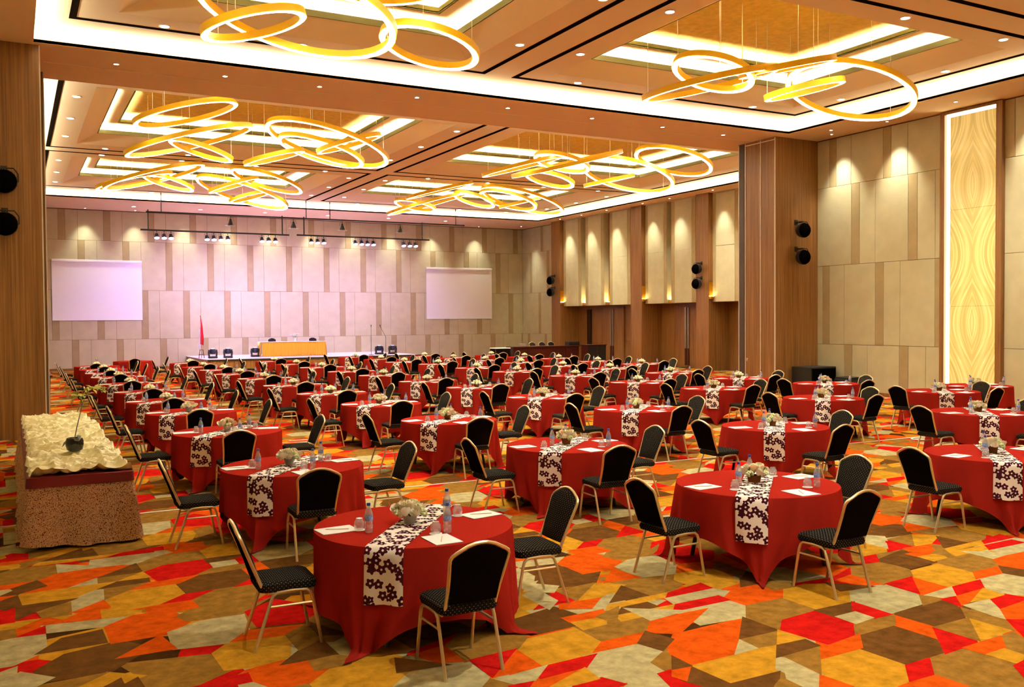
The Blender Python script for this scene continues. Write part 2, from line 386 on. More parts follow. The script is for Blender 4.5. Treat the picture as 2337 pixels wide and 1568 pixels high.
def make_carpet():
    R = random.Random(11)
    X0, X1, Y0, Y1 = FX0-.2, FX1+.2, NY0-.1, FY1
    seeds = []
    step = .56
    ny = int((Y1-Y0)/step)+1; nx = int((X1-X0)/step)+1
    weights = [0]*13+[1]*18+[2]*18+[3]*14+[4]*14+[5]*14+[6]*7+[7]*10
    for j in range(ny):
        for i in range(nx):
            x = X0+(i+.5*(j % 2)+R.uniform(-.34, .34))*step; y = Y0+(j+R.uniform(-.34, .34))*step
            c = R.choice(weights)
            if x > .55*y+ (28 if y > 24 else 24): continue
            seeds.append((x, y, c))
    G = {}
    for k, s in enumerate(seeds): G.setdefault((int(s[0]//1.0), int(s[1]//1.0)), []).append(k)
    V, F, MI = [], [], []
    for k, (x, y, c) in enumerate(seeds):
        h = 1.1
        poly = [(max(x-h, X0), max(y-h, Y0)), (min(x+h, X1), max(y-h, Y0)), (min(x+h, X1), min(y+h, Y1)), (max(x-h, X0), min(y+h, Y1))]
        gx, gy = int(x//1.0), int(y//1.0)
        nb = []
        for a in (-2, -1, 0, 1, 2):
            for b in (-2, -1, 0, 1, 2):
                nb += G.get((gx+a, gy+b), ())
        nb = sorted(((seeds[q][0]-x)**2+(seeds[q][1]-y)**2, q) for q in nb if q != k)[:22]
        for d2, q in nb:
            if d2 > 4*1.3: break
            ox, oy = seeds[q][0], seeds[q][1]
            poly = clip(poly, (x+ox)/2, (y+oy)/2, ox-x, oy-y)
            if len(poly) < 3: break
        if len(poly) < 3: continue
        pieces = [(poly, c)]
        if R.random() < .42:
            a = R.uniform(0, PI); nx_, ny_ = math.cos(a), math.sin(a); off = R.uniform(-.1, .1)
            p1 = clip(poly, x+off*nx_, y+off*ny_, nx_, ny_); p2 = clip(poly, x+off*nx_, y+off*ny_, -nx_, -ny_)
            if len(p1) > 2 and len(p2) > 2: pieces = [(p1, c), (p2, R.choice(weights))]
        for pl, ci in pieces:
            i = len(V); V += [(a, b, 0.0) for a, b in pl]; F.append(tuple(range(i, i+len(pl)))); MI.append(ci)
    def area(pl): return abs(sum(pl[q-1][0]*pl[q][1]-pl[q][0]*pl[q-1][1] for q in range(len(pl))))/2
    TILE = []
    for c, *pl in sorted(CARPET_TILE, key=lambda t: -area(t[1:])):
        mx_, my_ = sum(p[0] for p in pl)/len(pl), sum(p[1] for p in pl)/len(pl)
        g = 1.0+.035/math.sqrt(max(area(pl), .01))
        TILE.append((c, *[(mx_+(a-mx_)*g, my_+(b-my_)*g) for a, b in pl]))
    for i in range(-2, 7):
        for j in range(-3, 12):
            ox, oy = 4*i, 4*j+(.15 if i == -1 else 0)
            for k, (c, *pl) in enumerate(TILE):
                cx = sum(p[0] for p in pl)/len(pl)+ox; cy_ = sum(p[1] for p in pl)/len(pl)+oy
                if not (X0+.4 < cx < X1-.4 and Y0+.4 < cy_ < Y1-.4): continue
                q = len(V); V += [(a+ox, b+oy, .0006+.0022*k/len(TILE)) for a, b in pl]; F.append(tuple(range(q, q+len(pl)))); MI.append(c)
    me = bpy.data.meshes.new('floor'); me.from_pydata(V, [], F); me.update()
    me.polygons.foreach_set('material_index', MI)
    for m in CARPET: me.materials.append(m)
    return link('floor', me)
floor = struct(make_carpet())
# slab below so the floor has thickness
struct(build('floor', MB().box(FX0-.4, FX1+.4, NY0-.3, FY1+.3, -.2, -.004), M_gap))
# pale metal carpet strip across the hall
struct(build('trim_1', MB().box(NX0+.05, NX1-.05, 12.14, 12.18, 0, .006), M_metal))

# ------------------------------------------------------------------ ceiling
def ringbox(mb, o, i, z0, z1):
    """four boxes between outer rect o and inner rect i (x0,x1,y0,y1)"""
    mb.box(o[0], i[0], o[2], o[3], z0, z1); mb.box(i[1], o[1], o[2], o[3], z0, z1)
    mb.box(i[0], i[1], o[2], i[2], z0, z1); mb.box(i[0], i[1], i[3], o[3], z0, z1)
    return mb
def inset(r, dx, dy=None):
    dy = dx if dy is None else dy
    return (r[0]+dx, r[1]-dx, r[2]+dy, r[3]-dy)
def led_ring(mb, r, off, z):
    """upward-facing LED tape outside rect r"""
    wd = .05
    x0, x1, y0, y1 = r[0]-off, r[1]+off, r[2]-off, r[3]+off
    mb.quad((x0, y0, z), (x1, y0, z), (x1, y0+wd, z), (x0, y0+wd, z)); mb.quad((x0, y1-wd, z), (x1, y1-wd, z), (x1, y1, z), (x0, y1, z))
    mb.quad((x0, y0, z), (x0+wd, y0, z), (x0+wd, y1, z), (x0, y1, z)); mb.quad((x1-wd, y0, z), (x1, y0, z), (x1, y1, z), (x1-wd, y1, z))
    return mb
def up_faces(mb):
    return mb
def hall_ceiling(outer, edge, cells, bays, iy):
    """soffit ring with an open cove, raised ceiling and stepped coffers"""
    sof = struct(build('ceiling', ringbox(MB(), outer, edge, ZC, ZC+.06), M_soffit, smooth=0))
    build('cove_edge', ringbox(MB(), inset(edge, -.02), edge, ZC-.003, ZC+.07), M_soffit, sof, smooth=0)
    build('led_strip', led_ring(MB(), edge, .24, ZC+.066), M_led, sof, smooth=0)
    far = inset(edge, -.42)
    build('cove_back', ringbox(MB(), inset(far, -.03), far, ZC+.06, ZR), M_ceil, sof, smooth=0)
    # raised ceiling, one ring per coffer cell
    for cell, bay, has in zip(cells, bays, [1]*len(bays)):
        cr = inset(bay, iy[0]-.62, iy[1]-.62)
        l1 = inset(bay, iy[0], iy[1])
        l2 = inset(l1, .6, .5)
        rc = build('raised_ceiling', ringbox(MB(), cell, cr, ZR, ZR+.02), M_ceil, sof, smooth=0)
        build('air_slot', ringbox(MB(), bay, inset(bay, .13), ZR-.008, ZR+.004), M_slot, sof, smooth=0)
        mb = MB()
        a = [(cr[0], cr[2]), (cr[1], cr[2]), (cr[1], cr[3]), (cr[0], cr[3])]; b = [(l1[0], l1[2]), (l1[1], l1[2]), (l1[1], l1[3]), (l1[0], l1[3])]
        for k in range(4):
            k2 = (k+1) % 4
            mb.quad((*a[k], ZR), (*a[k2], ZR), (*b[k2], 8.6), (*b[k], 8.6))
        build('coffer_slope', mb, M_ceil, sof, smooth=0)
        build('coffer_edge', ringbox(MB(), inset(l1, -.04), l1, 8.585, 8.72), M_lip, sof, smooth=0)
        build('led_strip', led_ring(MB(), l1, .17, 8.66), M_led2, sof, smooth=0)
        f1 = inset(l1, -.40)
        build('coffer_wall', ringbox(MB(), inset(f1, -.03), f1, 8.42, 8.90), M_ceil, sof, smooth=0)
        build('coffer_step', ringbox(MB(), inset(f1, -.03), l2, 8.90, 8.92), M_ceil, sof, smooth=0)
        build('coffer_edge', ringbox(MB(), inset(l2, -.04), l2, 8.885, 9.01), M_lip, sof, smooth=0)
        build('led_strip', led_ring(MB(), l2, .17, 8.96), M_led2, sof, smooth=0)
        f2 = inset(l2, -.40)
        build('coffer_wall', ringbox(MB(), inset(f2, -.03), f2, 8.92, 9.22), M_ceil, sof, smooth=0)
        build('gold_panel', MB().box(f2[0], f2[1], f2[2], f2[3], 9.2, 9.24), M_gold, sof, smooth=0)
    return sof
NEDGE = (.48, 21.02, -5.4, 21.0)
nb = [(1.08, 10.15, 12.2, 20.08), (10.88, 20.35, 12.2, 20.08), (1.08, 10.15, 3.5, 11.5), (10.88, 20.35, 3.5, 11.5), (1.08, 10.15, -4.6, 2.8), (10.88, 20.35, -4.6, 2.8)]
xm, y1_, y2_ = 10.515, 11.85, 3.15
ncells = [(.03, xm, y1_, 21.45), (xm, 21.47, y1_, 21.45), (.03, xm, y2_, y1_), (xm, 21.47, y2_, y1_), (.03, xm, -5.85, y2_), (xm, 21.47, -5.85, y2_)]
ceil_near = hall_ceiling((NX0-.2, NX1+.2, NY0-.2, BY1), NEDGE, ncells, nb, (1.45, 1.4))
FEDGE = (.72, 26.65, 24.0, 46.0)
fb = [(1.1, 12.85, 24.6, 34.9), (13.5, 25.9, 24.6, 34.9), (1.1, 12.85, 35.6, 44.8), (13.5, 25.9, 35.6, 44.8)]
fx, fy = 13.18, 35.25
fcells = [(.27, fx, 23.55, fy), (fx, 27.1, 23.55, fy), (.27, fx, fy, 46.45), (fx, 27.1, fy, 46.45)]
ceil_far = hall_ceiling((FX0-.2, FX1+.2, BY1, FY1+.2), FEDGE, fcells, fb, (1.5, 1.6))
build('partition_track', MB().box(.7, 20.95, 22.47, 22.53, ZC-.003, ZC+.002), M_ceil, ceil_near, smooth=0)

# recessed downlights
DISC = MB().lathe([(.085, 0), (.085, .01)], 16).mesh('lens'); DISC.materials.append(M_dldisc)
RIM = MB(); RIM.loft([[(r*math.cos(2*PI*k/18), r*math.sin(2*PI*k/18), z) for k in range(18)] for r, z in ((.088, .012), (.088, -.006), (.115, -.006), (.115, .012))])
RIM = RIM.mesh('trim_ring'); RIM.materials.append(M_dlrim)
ORD = ['first', 'second', 'third', 'fourth', 'fifth', 'sixth', 'seventh', 'eighth', 'ninth', 'tenth', 'eleventh', 'twelfth', 'thirteenth', 'fourteenth']
def downlight(x, y, z, power, label, group, scale=1.0, angle=1.9):
    e = empty('downlight', (x, y, z-.012), 0, label, 'downlight', group)
    a = link('lens', DISC, e, (0, 0, .004)); b = link('trim_ring', RIM, e)
    if scale != 1.0: a.scale = b.scale = (scale, scale, 1)
    if power: spot('lamp', (0, 0, -.03), power, angle, .9, None, WARM, .07, e)
    return e
def row_dl(pts, z, power, group, phrase, scale=1.0, angle=1.9):
    for i, (x, y) in enumerate(pts):
        downlight(x, y, z, power, 'round recessed downlight, %s %s' % (ORD[i], phrase), group, scale, angle)
def lamps(pts, z, power, angle=1.9):
    for x, y in pts: spot('lamp', (x, y, z-.045), power, angle, .9, None, WARM, .1)
G1, G2 = 'downlights of the near hall', 'downlights of the far hall'
row_dl([(2.8, 19.75), (5.6, 19.75), (8.4, 19.75)], ZR, 0, G1, 'from left, far edge of the near left coffer')
row_dl([(12.6, 19.75), (15.5, 19.75), (18.4, 19.75)], ZR, 0, G1, 'from left, far edge of the near right coffer')
row_dl([(9.75, 17.6), (9.75, 14.4)], ZR, 0, G1, 'down the right edge of the near left coffer')
row_dl([(11.3, 17.6), (11.3, 14.4)], ZR, 0, G1, 'down the left edge of the near right coffer')
row_dl([(19.95, 18.0), (19.95, 14.8)], ZR, 0, G1, 'down the wall edge of the near right coffer')
row_dl([(12.6, 12.55), (15.7, 12.55), (18.8, 12.55)], ZR, 0, G1, 'from left, near edge of the near right coffer')
row_dl([(1.6, 26.9), (1.6, 29.8), (1.6, 32.7), (1.6, 37.6), (1.65, 40.6), (1.7, 43.4)], ZR, 0, G2, 'going back beside the left air slot')
row_dl([(12.4, 26.5), (12.4, 29.4), (12.4, 32.3), (12.4, 37.1), (12.45, 40.0), (12.5, 42.9)], ZR, 0, G2, 'going back left of the double air slot')
row_dl([(14.0, 37.1), (14.05, 40.0), (14.1, 42.9)], ZR, 0, G2, 'going back right of the double air slot')
row_dl([(25.4, 37.3), (25.35, 40.0), (25.3, 42.8)], ZR, 0, G2, 'going back beside the right air slot')
row_dl([(2.9, 34.45), (5.6, 34.45), (8.3, 34.45)], ZR, 0, G2, 'far edge of the first far left coffer')
row_dl([(2.9, 35.8), (5.6, 35.8), (8.3, 35.8), (11.0, 35.8)], ZR, 0, G2, 'near edge of the last left coffer')
row_dl([(15.4, 35.8), (18.2, 35.8), (21.0, 35.8), (23.9, 35.8)], ZR, 0, G2, 'near edge of the last right coffer')
row_dl([(3.0, 45.1), (5.7, 45.05), (8.4, 45.05)], ZR, 0, G2, 'far edge of the last left coffer')
row_dl([(15.5, 45.05), (18.3, 45.05), (21.2, 45.05), (24.0, 45.05)], ZR, 0, G2, 'far edge of the last right coffer')
# the lamps of the lit downlights (every third can carries the light of its neighbours)
lamps([(5.6, 19.75), (15.5, 19.75), (9.75, 14.4), (19.95, 14.8), (5.6, 12.55), (11.3, 8.), (19.95, 8.), (5.6, 3.9), (15.7, 3.9), (5.6, -.5)], ZR, P_DOWN*2.6)
lamps([(1.6, 29.8), (12.4, 26.5), (12.4, 32.3), (20., 26.2), (25.3, 31.), (5.6, 35.8), (1.65, 40.6), (12.45, 40.0), (21., 35.8), (25.35, 40.), (18.3, 43.), (8.4, 43.)], ZR, P_DOWN*1.9)
row_dl([(2.1, 21.95), (4.4, 21.9), (6.6, 21.85), (9.1, 21.8), (11.7, 21.8), (14.4, 21.85), (16.9, 21.9), (19.3, 22.0)], ZC, 0, 'small spots in the beam', 'from left in the orange ceiling beam', .6)
row_dl([(21.75, 20.0), (21.85, 15.9)], ZC, 0, 'small spots in the side soffit', 'from the pillar above the right wall', .5)
row_dl([(5.3, 48.35), (8.4, 48.3), (11.6, 48.2), (14.9, 48.1), (18.3, 48.05), (21.7, 48.0)], ZC, 0, 'downlights above the stage', 'from left in the soffit above the stage')
# wall washers
WX = [3.25, 5.55, 7.95, 10.2, 12.45, 14.7, 17.0, 19.35, 21.9, 24.8]
for i, x in enumerate(WX):
    e = downlight(x, 50.0, ZC, 0, 'small wall washer, %s from left along the stage wall' % ORD[i], 'washers along the stage wall', .5)
    spot('lamp', (0, 0, -.03), P_WASH*.62, 1.2, 1.0, (0, .45, -4.5), WARM, .06, e)
for i, y in enumerate((31.57, 34.6, 36.7, 39.8, 42.2, 44.4, 48.9)):
    e = downlight(27.1, y, ZC, 0, 'small wall washer, %s going back along the far right wall' % ORD[i], 'washers along the far right wall', .5)
    spot('lamp', (0, 0, -.03), P_WASH*.8, 1.05, 1.0, (.7, 0, -4.5), WARM, .06, e)
for i, y in enumerate((20.44, 18.39, 14.2)):
    e = downlight(22.25, y, ZC, 0, 'tiny wall washer, %s from the pillar over the near right wall' % ORD[i], 'washers along the near right wall', .4)
    spot('lamp', (0, 0, -.03), P_WASH*1.15, 1.2, 1.0, (.42, 0, -4.5), WARM, .06, e)

# ------------------------------------------------------------------ walls
ZS = [0.0, 1.52, 4.0, 6.47, 7.97]      # panel rows
def panel_row(wall, axis, plane, segs, z0, z1, sgn):
    """segs: (a, b, strip?) along the wall; each panel its own proud piece"""
    for a, b, st in segs:
        if b-a < .02: continue
        g = .005; t = .022
        if axis == 'y':     # wall in the xz plane, facing -y
            mb = MB().bbox(a+g, b-g, plane-t, plane, z0+g, z1-g, .004)
        else:               # wall in the yz plane, facing -x
            mb = MB().bbox(plane-t, plane, a+g, b-g, z0+g, z1-g, .004)
        build('fabric_strip' if st else 'fabric_panel', mb, M_strip if st else M_panel, wall, smooth=0)
def segs_from(strips, seam, lo, hi):
    """strips: sorted (a,b); seam: offset after each strip of the thin joint"""
    out = []; cur = lo
    for a, b in strips:
        if b <= lo or a >= hi: continue
        a, b = max(a, lo), min(b, hi)
        if a > cur:
            out.append((cur, a, 0))
        out.append((a, b, 1)); cur = b
        s = b+seam
        if s < hi-.1: out.append((cur, s, 0)); cur = s
    if cur < hi: out.append((cur, hi, 0))
    return out
wall_back = struct(build('wall_back', MB().box(FX0-.3, FX1+.3, FY1, FY1+.3, 0, 9.3), M_gap, smooth=0))
R1 = [2.06, 4.11, 6.19, 8.25, 10.35, 12.44, 14.55, 16.67, 18.82, 20.98, 23.12, 25.30, 27.46]
R2 = [2.92, 4.98, 7.04, 9.12, 11.19, 13.29, 15.40, 17.55, 19.71, 21.88, 24.07, 26.23]
R3 = [1.73, 3.77, 5.84, 7.88, 9.96, 12.07, 14.19, 16.30, 18.46, 20.60, 22.76, 24.94, 27.11]
R4 = [2.59, 4.64, 6.71, 8.79, 10.87, 12.97, 15.08, 17.21, 19.38, 21.52, 23.69, 25.85, 28.0]
for z0, z1, L in ((ZS[3], ZS[4], R1), (ZS[2], ZS[3], R2), (ZS[1], ZS[2], R3), (ZS[0]+.1, ZS[1], R4)):
    panel_row(wall_back, 'y', FY1, segs_from([(x, x+.31) for x in L], .56, .2, 28.1), z0, z1, -1)
struct(build('baseboard_back', MB().box(FX0, 28.1, FY1-.03, FY1, 0, .1), M_wood, smooth=0))
wall_left_far = struct(build('wall_left', MB().box(FX0-.3, FX0, BY1, FY1, 0, 9.3), M_panel, smooth=0))
wall_left_near = struct(build('wall_left', MB().box(NX0-.3, NX0, NY0-.3, BY0+.2, 0, 9.3), M_panel, smooth=0))
wall_front = struct(build('wall_front', MB().box(NX0-.3, NX1+.3, NY0-.3, NY0, 0, 9.3), M_panel, smooth=0))
# near right wall
wall_right = struct(build('wall_right', MB().box(NX1, NX1+.3, NY0-.3, 23.3, 0, 9.3), M_gap, smooth=0))
N1 = [(18.69, 18.97), (20.74, 21.02)]; N2 = [(17.78, 18.09), (19.83, 20.14)]; N3 = [(16.97, 17.2), (18.94, 19.24), (21.0, 21.29)]; N4 = [(18.07, 18.38), (20.10, 20.41)]
def nsegs(strips, lo, hi):
    out = []; cur = lo
    for a, b in strips:
        s = a-.58
        if s > cur+.05: out.append((cur, s, 0)); cur = s
        if a > cur: out.append((cur, a, 0))
        out.append((a, b, 1)); cur = b
    if cur < hi: out.append((cur, hi, 0))
    return out
for z0, z1, L in ((ZS[3], ZS[4], N1), (ZS[2], ZS[3], N2), (ZS[1], ZS[2], N3), (ZS[0]+.1, ZS[1], N4)):
    panel_row(wall_right, 'x', NX1, nsegs(L, 16.97, 21.5), z0, z1, -1)
    L2 = [(a-3.82-2.05*k, b-3.82-2.05*k) for k in range(9) for a, b in L[:1]]
    L2 = sorted(q for q in L2 if q[0] > -6.5 and q[1] < 15.2)
    panel_row(wall_right, 'x', NX1, nsegs(L2, -6.9, 15.14), z0, z1, -1)
struct(build('baseboard_right', MB().box(NX1-.03, NX1, NY0, 15.14, 0, .1).box(NX1-.03, NX1, 16.97, 21.5, 0, .1), M_wood, smooth=0))
# backlit onyx panel in a wood frame
def onyxmat():
    m = bpy.data.materials.new('backlit_onyx'); m.use_nodes = True
    nt = m.node_tree; b = nt.nodes['Principled BSDF']; N = nt.nodes.new; L = nt.links.new
    tc = N('ShaderNodeTexCoord'); sp = N('ShaderNodeSeparateXYZ'); L(tc.outputs['Object'], sp.inputs[0])
    ab = N('ShaderNodeMath'); ab.operation = 'ABSOLUTE'; L(sp.outputs['Y'], ab.inputs[0])
    zz = N('ShaderNodeMath'); zz.operation = 'MULTIPLY_ADD'; zz.inputs[1].default_value = 2*PI/3.7; zz.inputs[2].default_value = -2*PI/3.7*2.2; L(sp.outputs['Z'], zz.inputs[0])
    pp = N('ShaderNodeMath'); pp.operation = 'COSINE'; L(zz.outputs[0], pp.inputs[0])
    sn = N('ShaderNodeMath'); sn.operation = 'MULTIPLY'; sn.inputs[1].default_value = .30; L(pp.outputs[0], sn.inputs[0])
    pw = N('ShaderNodeMath'); pw.operation = 'SUBTRACT'; L(ab.outputs[0], pw.inputs[0]); L(sn.outputs[0], pw.inputs[1])
    cb = N('ShaderNodeCombineXYZ'); L(pw.outputs[0], cb.inputs[0]); L(pp.outputs[0], cb.inputs[2])
    mp = N('ShaderNodeMapping'); mp.inputs['Scale'].default_value = (13.0, 1, .5); L(cb.outputs[0], mp.inputs[0])
    nz = N('ShaderNodeTexNoise'); nz.inputs['Scale'].default_value = 1.0; nz.inputs['Detail'].default_value = 7; nz.inputs['Roughness'].default_value = .62; nz.inputs['Distortion'].default_value = .5
    L(mp.outputs[0], nz.inputs['Vector'])
    cr = N('ShaderNodeValToRGB'); e = cr.color_ramp.elements
    e[0].position = .28; e[0].color = lin('#a2945a'); e[1].position = .75; e[1].color = lin('#f0e09c')
    q = e.new(.42); q.color = lin('#c4ac60'); q = e.new(.55); q.color = lin('#dac474')
    L(nz.outputs['Fac'], cr.inputs[0]); L(cr.outputs[0], b.inputs['Base Color']); L(cr.outputs[0], b.inputs['Emission Color'])
    b.inputs['Emission Strength'].default_value = .22; b.inputs['Roughness'].default_value = .15
    return m
M_onyx = onyxmat(); M_onyx.cycles.emission_sampling = 'NONE'
M_onyxled = emat('onyx_edge_led', (1, .93, .62), 4.0)
ox = empty('onyx_panel', (NX1, 16.03, 0), 0, 'tall glowing bookmatched onyx panel on the near right wall', 'wall panel')
for k, (z0, z1) in enumerate(((.02, 2.64), (2.645, 5.28), (5.285, 7.82))):
    build('onyx_slab', MB().bbox(-.06, -.03, -.68, .68, z0, z1, .004), M_onyx, ox, smooth=0)
build('edge_light', MB().box(-.045, -.02, .685, .80, .02, 7.90), M_onyxled, ox, smooth=0)
build('edge_light', MB().box(-.045, -.02, -.715, -.685, .02, 7.90), M_onyxled, ox, smooth=0)
build('edge_light', MB().box(-.045, -.02, -.715, .80, 7.83, 7.90), M_onyxled, ox, smooth=0)
build('frame', MB().box(-.14, 0, .80, .94, 0, 7.98), M_wood, ox, smooth=0)
build('frame', MB().box(-.14, 0, -.89, -.715, 0, 7.98), M_wood, ox, smooth=0)
build('frame', MB().box(-.14, 0, -.715, .80, 7.90, 7.98), M_wood, ox, smooth=0)

# pillar between the halls on the right
pil = struct(build('wall_pillar', MB().box(20.95, NX1+.3, 21.5, 23.15, 0, ZC+.05), M_wood, smooth=0))
for y in (21.5, 22.13, 22.82, 23.12):
    build('metal_strip', MB().box(20.935, 20.96, y-.012, y+.012, 0, ZC-.02), M_metal, pil, smooth=0)
build('shadow_gap', MB().box(20.93, 20.96, 22.86, 23.08, 0, ZC-.02), mat('dark_track_gap', '#3a2716', .6), pil, smooth=0)
build('top_rail', MB().box(20.94, 20.96, 21.5, 22.82, ZC-.10, ZC-.075), M_metal, pil, smooth=0)
build('pillar_skirting', MB().box(20.93, NX1, 21.48, 23.17, 0, .09), M_woodd, pil, smooth=0)
hd = build('door_pull', MB().cyl((20.90, 22.7, 1.08), (20.90, 22.7, .98), .012).cyl((20.95, 22.7, 1.06), (20.89, 22.7, 1.06), .008), M_metal, pil)
# wood pier with partition jamb on the left
pier = struct(build('wall_pier', MB().box(NX0-.3, .58, 21.2, 23.4, 0, ZC+.05), M_wood, smooth=0))
build('pier_end', MB().box(-.5, .72, 23.4, 24.0, 0, ZC+.05), M_wood, pier, smooth=0)
for x, y in ((.585, 21.22), (.64, 23.38), (.715, 23.41)):
    build('metal_strip', MB().box(x-.012, x+.012, y-.03, y+.01, 0, ZC-.01), M_metal, pier, smooth=0)
# walls of the far hall facing the beam (right of the pillar and left of the pier)
struct(build('wall_divider', MB().box(NX1, FX1+.3, 23.15, 23.45, 0, 9.3), M_wood, smooth=0))
struct(build('wall_divider', MB().box(FX0-.3, -.4, 23.4, 24.0, 0, 9.3), M_wood, smooth=0))

# far right wall: end section, pilasters, hung panels, recessed doors
wall_far = struct(build('wall_right', MB().box(FX1, FX1+.3, 23.3, FY1+.2, 0, 9.3), M_wood, smooth=0))
struct(build('wall_right', MB().box(28.12, FX1, 46.0, FY1, 0, ZC), M_gap, smooth=0))
wr_end = bpy.data.objects['wall_right.002']
for z0, z1, L in ((ZS[3], ZS[4], [(48.0, 48.31)]), (ZS[2], ZS[3], [(47.3, 47.6), (49.35, 49.66)]), (ZS[1], ZS[2], [(48.3, 48.6)]), (ZS[0]+.1, ZS[1], [(47.6, 47.9), (49.65, 49.95)])):
    panel_row(wr_end, 'x', 28.12, nsegs(L, 46.08, FY1-.03), z0, z1, -1)
PILS = [(45.1, 46.05), (37.35, 38.25), (32.33, 33.2), (24.6, 25.5)]
for i, (a, b) in enumerate(PILS):
    p = struct(build('wall_pilaster', MB().bbox(27.5, FX1, a, b, 0, ZC, .006), M_wood, smooth=0))
HUNG = [(43.25, 45.1), (41.0, 42.8), (38.6, 40.47), (35.64, 37.35), (33.5, 35.3), (30.65, 32.33), (28.3, 30.2), (25.9, 27.85)]
M_uplight = emat('uplight_glow', (1, .70, .26), 60.0)
for i, (a, b) in enumerate(HUNG):
    bulk = struct(build('wall_bulkhead', MB().box(27.76, FX1, a, b, 3.12, ZC), M_panel, smooth=0))
    mg = .27 if b-a > 1.75 else .22
    for (y0, y1, st) in ((a, a+mg, 1), (a+mg, b-mg, 0), (b-mg, b, 1)):
        if st: build('fabric_strip', MB().bbox(27.735, 27.76, y0+.004, y1-.004, 3.12, 7.95, .004), M_strip, bulk, smooth=0)
        else:
            build('fabric_panel', MB().bbox(27.73, 27.76, y0+.004, y1-.004, 3.12, 5.595, .004), M_panel, bulk, smooth=0)
            build('fabric_panel', MB().bbox(27.73, 27.76, y0+.004, y1-.004, 5.605, 7.95, .004), M_panel, bulk, smooth=0)
for i, (a, b) in enumerate(((42.8, 43.25), (40.47, 41.0), (38.25, 38.6), (35.3, 35.64), (33.2, 33.5), (30.2, 30.65), (27.85, 28.3), (45.02, 45.1))):
    # wood back of the slot, with an uplight box at its foot
    sl = struct(build('wall_slot', MB().box(28.05, FX1, a, b, 3.12, ZC), M_wood, smooth=0))
    if i == 7: continue
    u = empty('uplight', (27.9, (a+b)/2, 3.2), 0, 'small brass uplight in the %s narrow slot between hung panels, counted from the corner' % ORD[i], 'uplight', 'uplights between the hung panels')
    hw = (b-a)/2-.03
    build('housing', MB().bbox(-.1, .12, -hw, hw, -.06, .08, .006), M_brass, u, smooth=0)
    build('lamp_window', MB().box(.0, .08, -hw*.8, hw*.8, .081, .086), M_uplight, u, smooth=0)
    build('back_plate', MB().box(.12, .15, -hw-.02, hw+.02, -.06, .8), M_brass, u, smooth=0)
for k, y in enumerate((45.0, 37.25, 32.23)):
    u = empty('uplight', (27.62, y, 3.3), 0, 'small brass uplight glowing on the side of the %s wood pilaster' % ['farthest', 'middle', 'nearest'][k], 'uplight', 'uplights on the pilasters')
    build('housing', MB().bbox(-.1, .1, -.02, .1, -.06, .06, .006), M_brass, u, smooth=0)
    build('lamp_window', MB().box(-.08, .08, .0, .08, .061, .066), M_uplight, u, smooth=0)
    build('back_plate', MB().box(-.1, .1, .085, .1, .06, .7), M_brass, u, smooth=0)
# doors in the recesses
M_doorglass = mat('grey_door_glass', '#8f867c', .15, metal=.3)
def double_door(n, yc, label):
    d = struct(empty('door_%d' % n, (28.70, yc, 0)))
    for s in (-1, 1):
        lf = build('door_leaf', MB().bbox(-.03, .05, min(0, s*1.0)+.004, max(0, s*1.0)-.004, .01, 2.95, .004), M_wood, d, smooth=0)
        build('pull_handle', MB().bbox(-.085, -.05, s*.10-.05, s*.10+.05, .95, 2.9, .006), M_doorglass, lf, smooth=0)
        build('kick_handle', MB().bbox(-.09, -.05, s*.10-.055, s*.10+.055, .12, .93, .006), M_woodd, lf, smooth=0)
        for z in (.5, 2.4): build('handle_post', MB().cyl((-.05, s*.1, z), (-.03, s*.1, z), .02), M_metal, lf)
    build('door_frame', MB().box(-.04, .05, -1.09, -1.0, 0, 3.02).box(-.04, .05, 1.0, 1.09, 0, 3.02).box(-.04, .05, -1.09, 1.09, 2.955, 3.04), M_wood, d, smooth=0)
    return d
double_door(1, 41.6, '')
double_door(2, 35.24, '')
double_door(3, 29.2, '')
struct(build('trim_2', MB().bbox(28.66, 28.75, 43.72, 44.1, .95, 2.92, .004), mat('dark_glass_strip', '#1c120a', .2), smooth=0))

